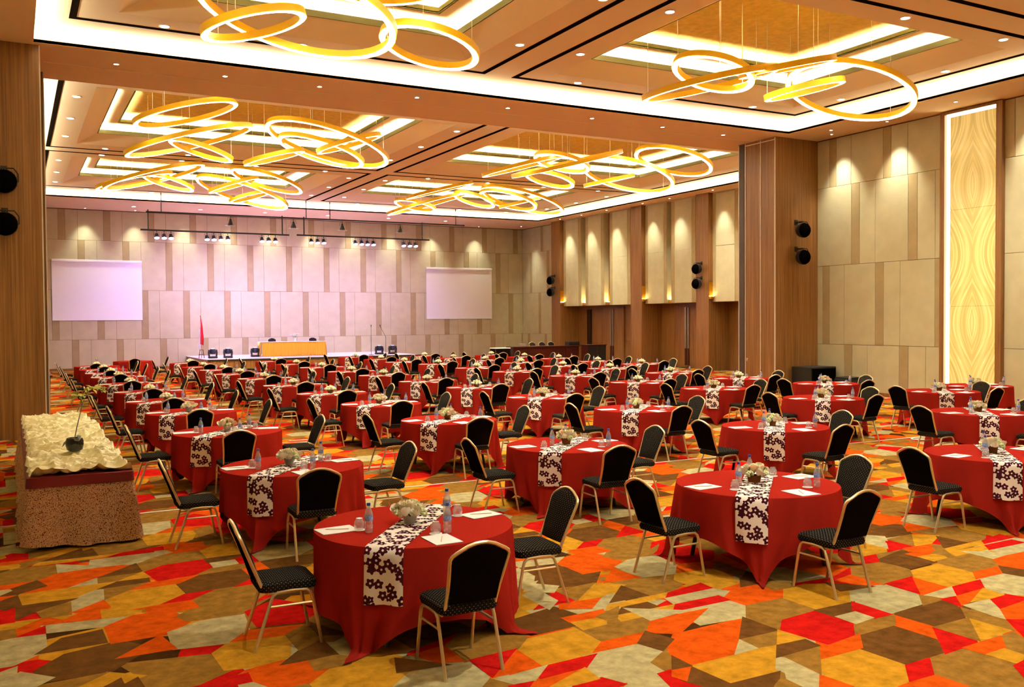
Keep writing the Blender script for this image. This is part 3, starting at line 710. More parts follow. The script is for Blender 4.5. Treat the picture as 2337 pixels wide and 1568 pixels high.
# ------------------------------------------------------------------ ring chandeliers: (x, y, z, radius, tilt)
RINGS = {
    'NL': [(3.76, 16.2, 7.42, 0.85, -0.27, -0.0), (4.31, 15.58, 7.53, 1.65, 0.22, 0.03), (6.96, 16.07, 7.44, 0.89, 0.24, 0.01), (5.54, 14.43, 7.77, 0.87, -0.06, -0.06)],
    'NR': [(13.25, 15.43, 7.55, 0.83, 0.3, -0.03), (13.58, 15.92, 7.46, 1.43, -0.24, -0.01), (14.75, 14.78, 7.69, 0.96, -0.24, -0.07), (16.05, 15.54, 7.53, 0.84, -0.22, 0.02), (17.26, 15.32, 7.58, 1.42, 0.33, -0.03)],
    'FL1': [(4.22, 26.1, 7.91, 1.32, -0.27, 0.01), (4.68, 28.38, 7.62, 1.79, -0.29, -0.02), (5.13, 29.27, 7.52, 0.9, 0.28, -0.05), (8.55, 27.56, 7.71, 1.84, 0.28, 0.0), (8.57, 28.32, 7.62, 1.3, 0.28, -0.01), (9.17, 27.34, 7.74, 0.96, -0.31, 0.01), (7.4, 29.42, 7.51, 0.91, -0.28, -0.01)],
    'FL2': [(4.74, 36.46, 7.71, 1.78, -0.29, 0.01), (5.32, 37.3, 7.64, 0.9, 0.27, 0.01), (4.15, 37.33, 7.63, 1.34, -0.26, -0.01), (8.74, 36.03, 7.75, 1.34, 0.28, -0.0), (8.32, 38.37, 7.55, 1.81, 0.3, 0.01), (7.72, 37.02, 7.66, 0.94, -0.33, 0.01), (8.77, 38.95, 7.5, 0.81, -0.28, 0.05)],
    'FR1': [(16.79, 27.39, 7.73, 0.93, 0.27, -0.02), (15.65, 28.14, 7.64, 1.37, -0.26, 0.01), (17.09, 27.51, 7.72, 1.92, -0.28, -0.05), (17.57, 29.52, 7.5, 0.88, 0.26, -0.03), (19.93, 29.08, 7.54, 0.92, -0.23, 0.0), (20.14, 28.2, 7.64, 1.69, 0.29, 0.01), (20.68, 26.19, 7.89, 1.34, 0.28, -0.01)],
    'FR2': [(16.05, 38.82, 7.51, 0.89, 0.21, 0.0), (16.49, 38.35, 7.55, 1.82, -0.27, 0.04), (15.92, 35.76, 7.78, 1.39, -0.26, 0.0), (18.11, 36.98, 7.66, 0.9, 0.31, -0.01), (19.67, 36.71, 7.69, 1.27, 0.28, -0.0), (20.35, 36.63, 7.7, 1.88, 0.28, -0.04), (20.49, 37.07, 7.66, 0.91, -0.25, 0.01)],
}

CH_LABEL = {'NL': 'nearest left chandelier', 'NR': 'nearest right chandelier', 'FL1': 'first far-hall chandelier on the left', 'FL2': 'last far-hall chandelier on the left', 'FR1': 'first far-hall chandelier on the right', 'FR2': 'last far-hall chandelier on the right'}
CH_DESC = {'NL': 'cluster of tilted gold light rings cut by the top of the picture', 'NR': 'cluster of tilted gold light rings hanging nearest the right wall', 'FL1': 'cluster of gold light rings under the first far left coffer beyond the beam', 'FL2': 'cluster of gold light rings hanging nearest the stage on the left', 'FR1': 'cluster of gold light rings under the first far right coffer beyond the beam', 'FR2': 'cluster of gold light rings hanging nearest the stage on the right'}
CH_BAY = {'NL': nb[0], 'NR': nb[1], 'FL1': fb[0], 'FR1': fb[1], 'FL2': fb[2], 'FR2': fb[3]}
M_wire = mat('steel_wire', '#d8d2c4', .4, metal=.8)
def ceil_z(bay, iy, x, y):
    l2 = inset(inset(bay, *iy), .6, .5)
    if l2[0] < x < l2[1] and l2[2] < y < l2[3]: return 9.2
    l1 = inset(bay, *iy)
    if l1[0] < x < l1[1] and l1[2] < y < l1[3]: return 8.9
    cr = inset(bay, iy[0]-.62, iy[1]-.62)
    if cr[0] < x < cr[1] and cr[2] < y < cr[3]: return 8.42
    return 8.3
for key, rings in RINGS.items():
    ch = empty('ring_chandelier', (0, 0, 0), 0, CH_DESC[key], 'chandelier', 'ring chandeliers')
    cx = sum(r[0] for r in rings)/len(rings); cyy = sum(r[1] for r in rings)/len(rings)
    ch.location = (cx, cyy, 7.6)
    for (x, y, z, r, tx, ty) in rings:
        n = Vector((tx, ty, 1)).normalized(); a = Vector((0, 1, 0)).cross(n).normalized(); b = n.cross(a)
        C = Vector((x-cx, y-cyy, z-7.6)); N = 56
        wd, h = .062, .125
        def rr(rad, dz): return [C+n*dz+(a*math.cos(2*PI*k/N)+b*math.sin(2*PI*k/N))*rad for k in range(N)]
        mb = MB(); mb.loft([rr(r-wd, 0), rr(r-wd, h), rr(r+wd, h), rr(r+wd, 0)], True, False)
        band = build('light_ring', mb, M_ring, ch, smooth=30)
        mb = MB(); mb.loft([rr(r+wd-.008, -.004)[::2], rr(r-wd+.008, -.004)[::2]], True, False)
        build('diffuser', mb, M_ringled, band, smooth=0)
        iy = (1.45, 1.4) if key[0] == 'N' else (1.5, 1.6)
        for k in (0, 19, 37):
            p = C+n*h+(a*math.cos(2*PI*k/N)+b*math.sin(2*PI*k/N))*r
            top = ceil_z(CH_BAY[key], iy, p.x+cx, p.y+cyy)-7.6
            build('suspension_wire', MB().cyl(p, (p.x, p.y, top), .006, 5), M_wire, band, smooth=0)

# ------------------------------------------------------------------ round black loudspeakers
def ball_speaker(loc, face, label):
    """face: unit direction away from the wall"""
    ang = math.atan2(face[1], face[0])
    e = empty('ball_speaker', loc, ang, label, 'speaker', 'round wall speakers')
    prof = [(.001, -.24), (.09, -.225), (.16, -.18), (.21, -.11), (.235, -.02), (.235, .04), (.215, .10), (.17, .15), (.10, .18), (.001, .19)]
    body = MB(); rows = [[(z, r*math.cos(2*PI*k/20), r*math.sin(2*PI*k/20)) for k in range(20)] for r, z in prof[:6]]
    body.loft(rows, True, True); build('shell', body, M_black, e, smooth=50)
    g = MB(); rows = [[(z+.002, r*math.cos(2*PI*k/20)*.97, r*math.sin(2*PI*k/20)*.97) for k in range(20)] for r, z in prof[5:]]
    g.loft(rows, True, True); build('grille', g, M_blackg, e, smooth=50)
    br = MB(); br.tube([(-.02, -.25, 0), (-.02, -.25, .16), (-.02, -.17, .27), (-.02, .17, .27), (-.02, .25, .16), (-.02, .25, 0)], .014, 6)
    br.cyl((-.02, 0, .27), (-.30, 0, .27), .03, 8); br.box(-.31, -.29, -.06, .06, .19, .35)
    build('bracket', br, M_black, e)
for z, w_ in ((5.1, 'upper'), (4.26, 'lower')):
    ball_speaker((21.83, 21.18, z), (0, -1), '%s round black speaker on the wood pillar of the near hall' % w_)
    ball_speaker((-.09, 20.9, z+.06), (0, -1), '%s round black speaker on the wood pier at the left edge' % w_)
for z, w_ in ((4.6, 'upper'), (3.93, 'lower')):
    ball_speaker((27.2, 45.68, z), (-1, 0), '%s round black speaker on the pilaster nearest the stage corner' % w_)
    ball_speaker((27.2, 32.8, z), (-1, 0), '%s round black speaker on the pilaster between hung panels' % w_)

# ------------------------------------------------------------------ projection screens
for x0, x1, z0, z1, lab in ((1.74, 5.87, 2.48, 5.50, 'large white projection screen on the stage wall, left of the flag'), (21.57, 25.92, 2.45, 5.52, 'large white projection screen on the stage wall near the right corner')):
    e = empty('projection_screen', ((x0+x1)/2, FY1-.06, z0), 0, lab, 'screen', 'projection screens')
    w2 = (x1-x0)/2; h = z1-z0
    build('fabric', MB().box(-w2+.03, w2-.03, -.008, .0, .03, h-.12), M_screen, e, smooth=0)
    build('housing', MB().bbox(-w2, w2, -.06, .03, h-.12, h, .012), M_white, e, smooth=0)
    build('side_border', MB().box(-w2, -w2+.03, -.012, .004, 0, h-.12), M_white, e, smooth=0)
    build('side_border', MB().box(w2-.03, w2, -.012, .004, 0, h-.12), M_white, e, smooth=0)
    build('bottom_bar', MB().bbox(-w2, w2, -.02, .01, 0, .03, .006), M_white, e, smooth=0)

# ------------------------------------------------------------------ lighting rig above the stage
YT = 45.0
rig = empty('lighting_rig', (12.5, YT, 7.43), 0, 'black pipe rig hanging from the ceiling in front of the stage wall', 'lighting rig')
def rp(x, z): return (x-12.5, 0, z-7.43)
build('upper_pipe', MB().cyl(rp(5.45, 7.40), rp(21.45, 7.45), .035), M_black, rig)
for x0, x1, zz in ((5.2, 11.98, 6.58), (12.36, 19.4, 6.6)):
    build('lower_pipe', MB().cyl(rp(x0, zz), rp(x1, zz), .04), M_black, rig)
for x in (5.53, 11.65, 12.72, 19.0): build('drop_pipe', MB().cyl(rp(x, 7.5), rp(x, 6.58), .03), M_black, rig)
for x in (6.1, 12.84, 14.04, 20.94): build('hanger_rod', MB().cyl(rp(x, 8.3), rp(x, 7.42), .022), M_black, rig)
M_parled = emat('purple_lens', (.55, .42, 1.0), 6.0, sample=False)
CANS = [5.89, 6.21, 6.51, 8.11, 8.42, 8.74, 9.06, 10.66, 10.98, 11.3, 13.07, 13.39, 13.71, 15.34, 15.67, 15.98, 16.3, 17.95, 18.29, 18.62]
canb = MB(); canb.lathe([(.03, .10), (.075, .09), (.085, .02), (.115, -.10), (.118, -.12)], 14)
CANM = canb.mesh('can_body'); CANM.materials.append(mat('can_black_violet', '#14102a', .4))
lens = MB().lathe([(.110, -.128), (.110, -.122)], 14).mesh('lens'); lens.materials.append(M_parled)
yok = MB(); yok.tube([(-.12, 0, -.02), (-.12, 0, .15), (.12, 0, .15), (.12, 0, -.02)], .01, 6); yok.cyl((0, 0, .15), (0, 0, .20), .02, 6)
YOK = yok.mesh('yoke'); YOK.materials.append(M_black)
for i, x in enumerate(CANS):
    zb = 6.58 if x < 12.2 else 6.6
    e = empty('stage_spotlight', (x, YT, zb-.25), 0, 'purple glowing stage spotlight, %s from left on the lower pipes' % (ORD+['fifteenth', 'sixteenth', 'seventeenth', 'eighteenth', 'nineteenth', 'twentieth'])[i], 'stage light', 'purple spotlights on the rig')
    a = link('can_body', CANM, e); b_ = link('lens', lens, e); link('yoke', YOK, e)
    a.rotation_euler = b_.rotation_euler = (-.42, 0, 0)
    if i in (1, 5, 8, 11, 15, 18): spot('lamp', (0, .0, -.16), P_PAR*2.0, 2.0, .9, (0, 4.8, -4.2), (.46, .34, 1.0), .1, e)
bell = MB(); bell.lathe([(.02, .22), (.05, .20), (.07, .10), (.12, -.02), (.135, -.12)], 14); BELL = bell.mesh('bell_body'); BELL.materials.append(M_black)
bl2 = MB().lathe([(.125, -.125), (.13, -.12)], 14).mesh('reflector'); bl2.materials.append(mat('chrome_reflector', '#d8d8d8', .15, metal=1.0))
bdoor = MB().box(-.24, -.13, -.1, .1, -.135, -.13).box(.13, .24, -.1, .1, -.135, -.13).mesh('barn_door', 0); bdoor.materials.append(M_metal)
for i, x in enumerate((9.19, 12.2, 14.67, 17.77)):
    e = empty('hanging_spotlight', (x, YT, 7.05), 0, 'dark unlit spotlight with barn doors, %s from left on the upper pipe' % ORD[i], 'stage light', 'unlit spotlights on the rig')
    link('bell_body', BELL, e); link('reflector', bl2, e); link('barn_door', bdoor, e); y_ = link('yoke', YOK, e, (0, 0, .1))

# ------------------------------------------------------------------ stage
M_stagetop = mat('pale_stage_carpet', '#cfc4c9', .8)
st = struct(build('floor_stage', MB().box(8.0, 18.6, 44.5, 50.57, .0, .56), M_stagefront, smooth=0))
build('stage_top', MB().bbox(7.96, 18.64, 44.46, 50.57, .56, .6, .008), M_stagetop, st, smooth=0)
build('stage_edge', MB().box(7.95, 18.65, 44.44, 44.47, .53, .605), M_black, st, smooth=0)
for k in range(9):
    x0 = 8.0+k*10.6/9
    build('fascia_board', MB().bbox(x0+.01, x0+10.6/9-.01, 44.475, 44.5, .02, .53, .004), M_stagefront, st, smooth=0)
# head table with pleated gold skirt
ht = empty('head_table', (12.6, 47.0, .6), 0, 'long head table on the stage under a white top', 'table')
build('table_top', MB().bbox(-1.62, 1.62, -.36, .36, .69, .73, .008), M_white, ht, smooth=0)
for sx in (-1, 1):
    for sy in (-1, 1): build('leg', MB().cyl((sx*1.45, sy*.28, 0), (sx*1.45, sy*.28, .7), .02), M_metal, ht)
def pleat(mb, x0, y0, x1, y1, zt, zb, n, amp):
    L = math.hypot(x1-x0, y1-y0); ux, uy = (x1-x0)/L, (y1-y0)/L; nx, ny = uy, -ux
    top = []; bot = []
    for i in range(n*4+1):
        t = i/(n*4); d = amp*math.cos(2*PI*t*n); e = amp*1.8*math.cos(2*PI*t*n+.4)
        top.append((x0+(x1-x0)*t+nx*d*.5, y0+(y1-y0)*t+ny*d*.5, zt)); bot.append((x0+(x1-x0)*t+nx*(e+.05), y0+(y1-y0)*t+ny*(e+.05), zb))
    mb.loft([top, [tuple((a+b)/2 for a, b in zip(p, q)) for p, q in zip(top, bot)], bot], False, False)
    return mb
hs = MB(); pleat(hs, -1.63, -.37, 1.63, -.37, .715, .02, 26, .022); pleat(hs, -1.63, .37, -1.63, -.37, .715, .02, 6, .022); pleat(hs, 1.63, -.37, 1.63, .37, .715, .02, 6, .022)
hs = build('table_skirt', hs, mat('gold_satin_skirt', '#d99a10', .45, sheen=.3), None, (12.6, 47.0, .6), smooth=60)
tag(hs, 'pleated gold satin skirt around the head table on stage', 'table skirt')
tag(build('tablecloth', MB().bbox(-1.65, 1.65, -.39, .39, .731, .738, .002), M_white, None, (12.6, 47.0, .6), smooth=0), 'thin white cloth over the head table on stage', 'tablecloth')
fv = empty('flower_vase', (12.75, 47.0, 1.338), 0, 'white flowers in a slim clear vase on the head table', 'vase')
build('vase', MB().lathe([(.05, 0), (.035, .05), (.03, .14), (.06, .2)], 12), mat('pale_glass', '#e8efe8', .1, spec=.8), fv)
for k in range(9):
    a = k*2.4; r = .04+.16*((k*37) % 10)/10
    p = MB()
    for j in range(6):
        t = j*PI/3; p.quad((0, 0, 0), (.09*math.cos(t-.35), .09*math.sin(t-.35), .03), (.14*math.cos(t), .14*math.sin(t), .02), (.09*math.cos(t+.35), .09*math.sin(t+.35), .03))
    build('lily', p, M_white, fv, (r*math.cos(a), r*math.sin(a)*.6, .27+.05*(k % 3)), smooth=0)
    build('stem', MB().cyl((0, 0, .12), (r*math.cos(a), r*math.sin(a)*.6, .27+.05*(k % 3)), .006, 5), mat('stem_green', '#4a7a2a', .6), fv)
# moving heads
def moving_head(x, y, label, lit=True):
    e = empty('moving_head_light', (x, y, .6), 0, label, 'stage light', 'moving heads on the stage')
    build('base', MB().bbox(-.20, .20, -.16, .16, .0, .10, .02), M_black, e)
    for s in (-1, 1):
        build('yoke_arm', MB().loft([[(s*.20, -.06, .1), (s*.14, -.06, .1), (s*.14, .06, .1), (s*.20, .06, .1)], [(s*.22, -.09, .27), (s*.16, -.09, .27), (s*.16, .09, .27), (s*.22, .09, .27)], [(s*.20, -.05, .42), (s*.16, -.05, .42), (s*.16, .05, .42), (s*.20, .05, .42)]], True, True), M_black, e)
    hd_ = build('head', MB().lathe([(.04, -.13), (.13, -.11), (.15, .0), (.14, .10), (.12, .14)], 16, (0, 0, .32)), mat('dark_blue_head', '#161a3c', .3), e)
    build('lens', MB().lathe([(.11, .141), (.05, .155), (.001, .158)], 16, (0, 0, .32), caps=False), mat('blue_white_lens', '#dfe6ff', .1, emit='#cdd8ff', estr=1.2), hd_)
    if lit: spot('lamp', (0, .1, .52), P_PAR*.7, 2.4, .9, (0, 1.2, 4.0), (.66, .40, 1.0), .12, e)
moving_head(8.55, 46.4, 'moving head light beside the flag at the left of the stage', False)
moving_head(9.27, 46.4, 'moving head light on stage, second from the flag')
moving_head(10.72, 47.0, 'moving head light on stage just left of the gold table')
moving_head(17.0, 46.2, 'moving head light on stage behind the microphone stands')
moving_head(17.75, 46.2, 'moving head light at the right end of the stage', False)
# flag on a stand
fg = empty('flag_stand', (7.98+.15, 47.0, .6), 0, 'red and white flag hanging on a pole at the left of the stage', 'flag')
build('pole', MB().cyl((0, 0, 0), (-.02, 0, 2.02), .015, 8), M_wood, fg)
build('finial', MB().sphere((-.02, 0, 2.05), .03, 8, 6, 1.4), M_brass, fg)
for k in range(4):
    a = k*PI/2+.6; build('stand_leg', MB().cyl((.17*math.cos(a), .17*math.sin(a), 0), (.10*math.cos(a), .10*math.sin(a), .40), .014, 6), M_woodd, fg)
for z, r in ((.40, .10), (.18, .14)):
    build('stand_ring', MB().tube([(r*math.cos(t*PI/6), r*math.sin(t*PI/6), z) for t in range(12)], .011, 5, closed=True), M_woodd, fg)
fr = MB(); rows = []
for j in range(13):
    t = j/12; z = 1.98-1.30*t; wdt = .02+.13*min(1, t*1.3)
    rows.append([(-.02+wdt*(u/10-.15)+.02*math.sin(u*1.9+j*.4), .035*math.sin(u*1.6+j*.3), z-.06*u/10) for u in range(11)])
fr.loft(rows, False, False)
fr2 = MB(); rows = []
for j in range(10):
    t = j/9; z = 1.42-.95*t; wdt = .04+.06*t
    rows.append([(-.05-wdt*(u/6)+.012*math.sin(u*2+j*.5), -.01+.03*math.sin(u*1.7+j*.4), z-.03*u/6) for u in range(7)])
fr2.loft(rows, False, False)
build('red_cloth', fr, mat('flag_red', '#d0102a', .7), fg, smooth=80)
build('white_cloth', fr2, mat('flag_white', '#f2eef2', .7), fg, smooth=80)
# microphone stands
M_dk = mat('dark_grey_steel', '#24242a', .4, metal=.6)
for x, lab, tl in ((16.35, 'thin microphone stand on stage, the left of a pair', 0.0), (17.15, 'thin microphone stand on stage, leaning boom, right of a pair', -.28)):
    e = empty('microphone_stand', (x, 45.6, .6), 0, lab, 'microphone stand', 'microphone stands')
    build('base', MB().lathe([(.14, 0), (.14, .015), (.03, .03)], 14), M_dk, e)
    build('pole', MB().cyl((0, 0, .02), (0, 0, .95), .011, 6), M_dk, e)
    build('boom', MB().cyl((0, 0, .93), (tl, 0, 1.42), .009, 6), M_dk, e)
    build('microphone', MB().tube([(tl, 0, 1.42), (tl*1.1, 0, 1.5), (tl*1.12, -.01, 1.56)], [.014, .018, .026], 8), M_black, e)

# ------------------------------------------------------------------ bar counter and things behind it
bc = empty('bar_counter', (23.9, 40.1, 0), 0, 'long dark mahogany bar counter in front of the far right corner', 'counter')
build('counter_body', MB().box(-2.3, 1.5, -.25, .35, .06, 1.0), M_woodd, bc, smooth=0)
build('counter_top', MB().bbox(-2.36, 1.56, -.33, .4, 1.0, 1.05, .008), M_woodd, bc, smooth=0)
for k in range(5): build('front_panel', MB().bbox(-2.25+k*.74, -2.25+k*.74+.68, -.275, -.25, .14, .94, .006), M_woodd, bc, smooth=0)
build('plinth', MB().box(-2.25, 1.45, -.2, .33, 0, .06), M_black, bc, smooth=0)
bc2 = empty('bar_unit', (26.0, 39.4, 0), 0, 'dark cabinet unit at the right end of the bar by the doors', 'cabinet')
build('body', MB().box(-.55, .55, -.3, .3, .05, 1.04), M_woodd, bc2, smooth=0)
build('top', MB().bbox(-.58, .58, -.33, .33, 1.04, 1.09, .008), M_woodd, bc2, smooth=0)
build('plinth', MB().box(-.5, .5, -.26, .28, 0, .05), M_black, bc2, smooth=0)
for s in (-1, 1): build('door', MB().bbox(min(s*.02, s*.53), max(s*.02, s*.53), -.32, -.3, .1, 1.0, .006), M_black, bc2, smooth=0)
tag(build('amplifier_box', MB().bbox(-.32, .32, -.2, .2, 0, .19, .01).box(-.3, .3, -.205, -.2, .03, .16), M_black, None, (25.2, 40.15, 1.05), smooth=0), 'low black equipment box standing on the bar counter', 'box')
tag(build('grey_box', MB().bbox(-.16, .16, -.12, .12, 0, .14, .01).box(-.13, .13, -.125, -.12, .02, .12), mat('grey_card', '#8f7f74', .8), None, (22.25, 40.15, 1.05), smooth=0), 'small grey box on the left part of the bar counter', 'box')
sd = empty('side_desk', (20.95, 40.0, 0), 0, 'dark draped desk with a white top left of the bar counter', 'desk')
build('desk_top', MB().bbox(-.42, .42, -.3, .3, .97, 1.01, .006), M_white, sd, smooth=0)
dr = MB(); pleat(dr, -.4, -.29, .4, -.29, .97, .02, 9, .012); pleat(dr, -.4, .29, -.4, -.29, .97, .02, 6, .012); pleat(dr, .4, -.29, .4, .29, .97, .02, 6, .012)
build('drape', dr, mat('black_drape', '#17100e', .8), sd, smooth=60)
for sx in (-1, 1):
    for sy in (-1, 1): build('leg', MB().cyl((sx*.36, sy*.24, 0), (sx*.36, sy*.24, .97), .015, 6), M_metal, sd)
# black subwoofer and rack by the near pillar
sb = empty('subwoofer', (22.05, 20.95, 0), 0, 'big black subwoofer cabinet at the foot of the wood pillar', 'speaker')
build('cabinet', MB().bbox(-.55, .55, -.4, .4, .02, .84, .02), M_black, sb)
build('grille', MB().bbox(-.50, .50, -.42, -.4, .07, .79, .006), M_blackg, sb)
for x in (-.45, .45): build('rubber_foot', MB().cyl((x, -.3, 0), (x, -.3, .03), .03), M_foot, sb); build('rubber_foot', MB().cyl((x, .3, 0), (x, .3, .03), .03), M_foot, sb)
am = empty('amplifier_rack', (22.3, 19.8, 0), 0, 'low black amplifier rack beside the subwoofer by the right wall', 'rack')
build('case', MB().bbox(-.3, .3, -.3, .3, .0, .5, .012), M_black, am)
build('lid', MB().bbox(-.28, .28, -.28, .28, .5, .56, .012), M_black, am)
for k in range(3): build('front_unit', MB().bbox(-.315, -.3, -.25, .25, .06+k*.14, .17+k*.14, .004), M_blackg, am, smooth=0)
# dark console table by the left pier
ct = empty('console_table', (.55, 33.4, 0), 0, 'dark console table half hidden behind the left pier', 'table')
build('table_top', MB().bbox(-.5, .52, -1.7, 1.7, .70, .75, .01), M_woodd, ct, smooth=0)
build('apron', MB().box(-.44, .46, -1.6, 1.6, .55, .70), M_woodd, ct, smooth=0)
for sx in (-.4, .42):
    for sy in (-1.5, 1.5): build('leg', MB().loft([[(sx-.02, sy-.02, 0), (sx+.02, sy-.02, 0), (sx+.02, sy+.02, 0), (sx-.02, sy+.02, 0)], [(sx-.04, sy-.04, .6), (sx+.04, sy-.04, .6), (sx+.04, sy+.04, .6), (sx-.04, sy+.04, .6)]], True, True), M_woodd, ct, smooth=0)
#PART3

# ------------------------------------------------------------------ fabric materials
def dotmat(name, base, dot, cell=.021, rad=.0034):
    m = bpy.data.materials.new(name); m.use_nodes = True
    nt = m.node_tree; b = to_matte(nt); N = nt.nodes.new; L = nt.links.new
    tc = N('ShaderNodeTexCoord'); mp = N('ShaderNodeMapping'); mp.inputs['Rotation'].default_value = (0, 0, PI/4); L(tc.outputs['UV'], mp.inputs[0])
    v = N('ShaderNodeTexVoronoi'); v.voronoi_dimensions = '2D'; v.inputs['Scale'].default_value = 1/cell; v.inputs['Randomness'].default_value = 0; L(mp.outputs[0], v.inputs['Vector'])
    lt = N('ShaderNodeMath'); lt.operation = 'LESS_THAN'; lt.inputs[1].default_value = rad/cell; L(v.outputs['Distance'], lt.inputs[0])
    mx = N('ShaderNodeMix'); mx.data_type = 'RGBA'; mx.inputs['A'].default_value = lin(base); mx.inputs['B'].default_value = lin(dot)
    L(lt.outputs[0], mx.inputs['Factor']); L(mx.outputs['Result'], b.inputs['Color'])
    pass
    return m
M_seat = dotmat('dotted_charcoal_fabric', '#1a1816', '#b8b09c', .022, .0021)
M_backp = mat('plain_black_fabric', '#0c0807', .75)
def runnermat():
    m = bpy.data.materials.new('hibiscus_print_runner'); m.use_nodes = True
    nt = m.node_tree; b = to_matte(nt); N = nt.nodes.new; L = nt.links.new
    tc = N('ShaderNodeTexCoord')
    def layer(cell, r0, off):
        ad = N('ShaderNodeVectorMath'); ad.operation = 'ADD'; ad.inputs[1].default_value = off; L(tc.outputs['UV'], ad.inputs[0])
        v = N('ShaderNodeTexVoronoi'); v.voronoi_dimensions = '2D'; v.inputs['Scale'].default_value = 1/cell; v.inputs['Randomness'].default_value = .75; L(ad.outputs[0], v.inputs['Vector'])
        df = N('ShaderNodeVectorMath'); df.operation = 'SUBTRACT'; L(ad.outputs[0], df.inputs[0]); L(v.outputs['Position'], df.inputs[1])
        sp = N('ShaderNodeSeparateXYZ'); L(df.outputs[0], sp.inputs[0])
        at = N('ShaderNodeMath'); at.operation = 'ARCTAN2'; L(sp.outputs[1], at.inputs[0]); L(sp.outputs[0], at.inputs[1])
        sc = N('ShaderNodeSeparateColor'); L(v.outputs['Color'], sc.inputs[0])
        ma = N('ShaderNodeMath'); ma.operation = 'MULTIPLY_ADD'; ma.inputs[1].default_value = 5; L(at.outputs[0], ma.inputs[0])
        rr = N('ShaderNodeMath'); rr.operation = 'MULTIPLY'; rr.inputs[1].default_value = 6.28; L(sc.outputs[0], rr.inputs[0]); L(rr.outputs[0], ma.inputs[2])
        co = N('ShaderNodeMath'); co.operation = 'COSINE'; L(ma.outputs[0], co.inputs[0])
        pr = N('ShaderNodeMath'); pr.operation = 'MULTIPLY_ADD'; pr.inputs[1].default_value = .16*r0; pr.inputs[2].default_value = .86*r0; L(co.outputs[0], pr.inputs[0])
        ln = N('ShaderNodeVectorMath'); ln.operation = 'LENGTH'; L(df.outputs[0], ln.inputs[0])
        lt = N('ShaderNodeMath'); lt.operation = 'LESS_THAN'; L(ln.outputs['Value'], lt.inputs[0]); L(pr.outputs[0], lt.inputs[1])
        gt = N('ShaderNodeMath'); gt.operation = 'GREATER_THAN'; gt.inputs[1].default_value = .22*r0; L(ln.outputs['Value'], gt.inputs[0])
        mu = N('ShaderNodeMath'); mu.operation = 'MULTIPLY'; L(lt.outputs[0], mu.inputs[0]); L(gt.outputs[0], mu.inputs[1])
        return mu
    a = layer(.086, .037, (0, 0, 0)); c = layer(.15, .028, (.31, .17, 0))
    mxm = N('ShaderNodeMath'); mxm.operation = 'MAXIMUM'; L(a.outputs[0], mxm.inputs[0]); L(c.outputs[0], mxm.inputs[1])
    mx = N('ShaderNodeMix'); mx.data_type = 'RGBA'; mx.inputs['A'].default_value = lin('#efe6d8'); mx.inputs['B'].default_value = lin('#3c1420')
    L(mxm.outputs[0], mx.inputs['Factor']); L(mx.outputs['Result'], b.inputs['Color'])
    return m
M_runner = runnermat()
M_cloth = mat('red_table_linen', '#8c211a', .8)
M_legs = mat('dark_folding_leg', '#15100d', .5)
M_pad = mat('white_paper', '#f6f2ea', .8)
M_pencil = mat('pale_pencil', '#d9b77a', .5)
M_bottle = clearmat('clear_bottle_plastic', (.99, .98, .98), .14, .22)
M_glass = clearmat('clear_glass', (.97, .97, .97), .16, .20)
M_label = mat('blue_bottle_label', '#7f96d2', .4, var=.6, vscale=50)
M_cap = mat('blue_bottle_cap', '#1c2f86', .4)
M_rose = mat('cream_rose', '#fbeccd', .8); M_rose2 = mat('peach_rose', '#f6d3ae', .8)
M_puff = mat('green_white_filler_flower', '#dfe0a8', .8, var=.2, vscale=40)
M_leaf = mat('dark_green_leaf', '#33501c', .6)
M_potg = mat('grey_ceramic_pot', '#b9b0a2', .4); M_potb = mat('brown_wood_pot', '#7a4a28', .75)

def set_uv(me, fn):
    uv = me.uv_layers.new(name='UVMap')
    for l in me.loops: uv.data[l.index].uv = fn(me.vertices[l.vertex_index].co)

# ------------------------------------------------------------------ banquet chair
def leg_path(s, k):
    if k: return [(s*.21, .24, 0), (s*.207, .175, .345), (s*.205, .16, .385), (s*.205, .13, .408), (s*.205, .02, .414)]
    return [(s*.21, -.24, 0), (s*.207, -.125, .345), (s*.205, -.108, .385), (s*.205, -.075, .408), (s*.205, .02, .414)]
def back_path():
    h = [(.188, .06, .402), (.188, -.08, .398), (.187, -.135, .405), (.185, -.172, .43), (.184, -.193, .48), (.189, -.235, .58), (.200, -.280, .69), (.212, -.318, .785), (.213, -.330, .815), (.203, -.340, .838), (.175, -.349, .858), (.10, -.358, .896), (.045, -.362, .911), (.015, -.363, .914)]
    return h+[(-x, y, z) for x, y, z in reversed(h)]
BACKROWS = [(.174, -.208, .49), (.176, -.222, .53), (.180, -.240, .59), (.188, -.278, .69), (.197, -.310, .775), (.198, -.325, .81), (.186, -.335, .832), (.150, -.344, .852), (.085, -.352, .884), (.03, -.356, .897)]
def back_mesh(mb, cur_front, cur_back):
    th0 = .014
    F, B = [], []
    for hw, y, z in BACKROWS:
        n = 9
        F.append([(hw*(2*i/(n-1)-1), y+.012+.022*math.cos(PI/2*(2*i/(n-1)-1))*(0.35 if z in (.49, .897) else 1), z+.004) for i in range(n)])
        B.append([(hw*(2*i/(n-1)-1), y-.012-.010*math.cos(PI/2*(2*i/(n-1)-1)), z) for i in range(n)])
    mb.cur = cur_front; mb.loft(list(reversed(F)), False, False)
    mb.cur = cur_back; mb.loft(B, False, False)
    for a, b in ((0, 0), (-1, -1)):
        pass
    # rim
    n = 9
    lf = [r[0] for r in F]; lb = [r[0] for r in B]; rf = [r[-1] for r in F]; rb = [r[-1] for r in B]
    mb.cur = cur_front
    mb.loft([lf, lb], False, False); mb.loft([rb, rf], False, False)
    mb.loft([F[-1], B[-1]], False, False); mb.loft([B[0], F[0]], False, False)
    return mb
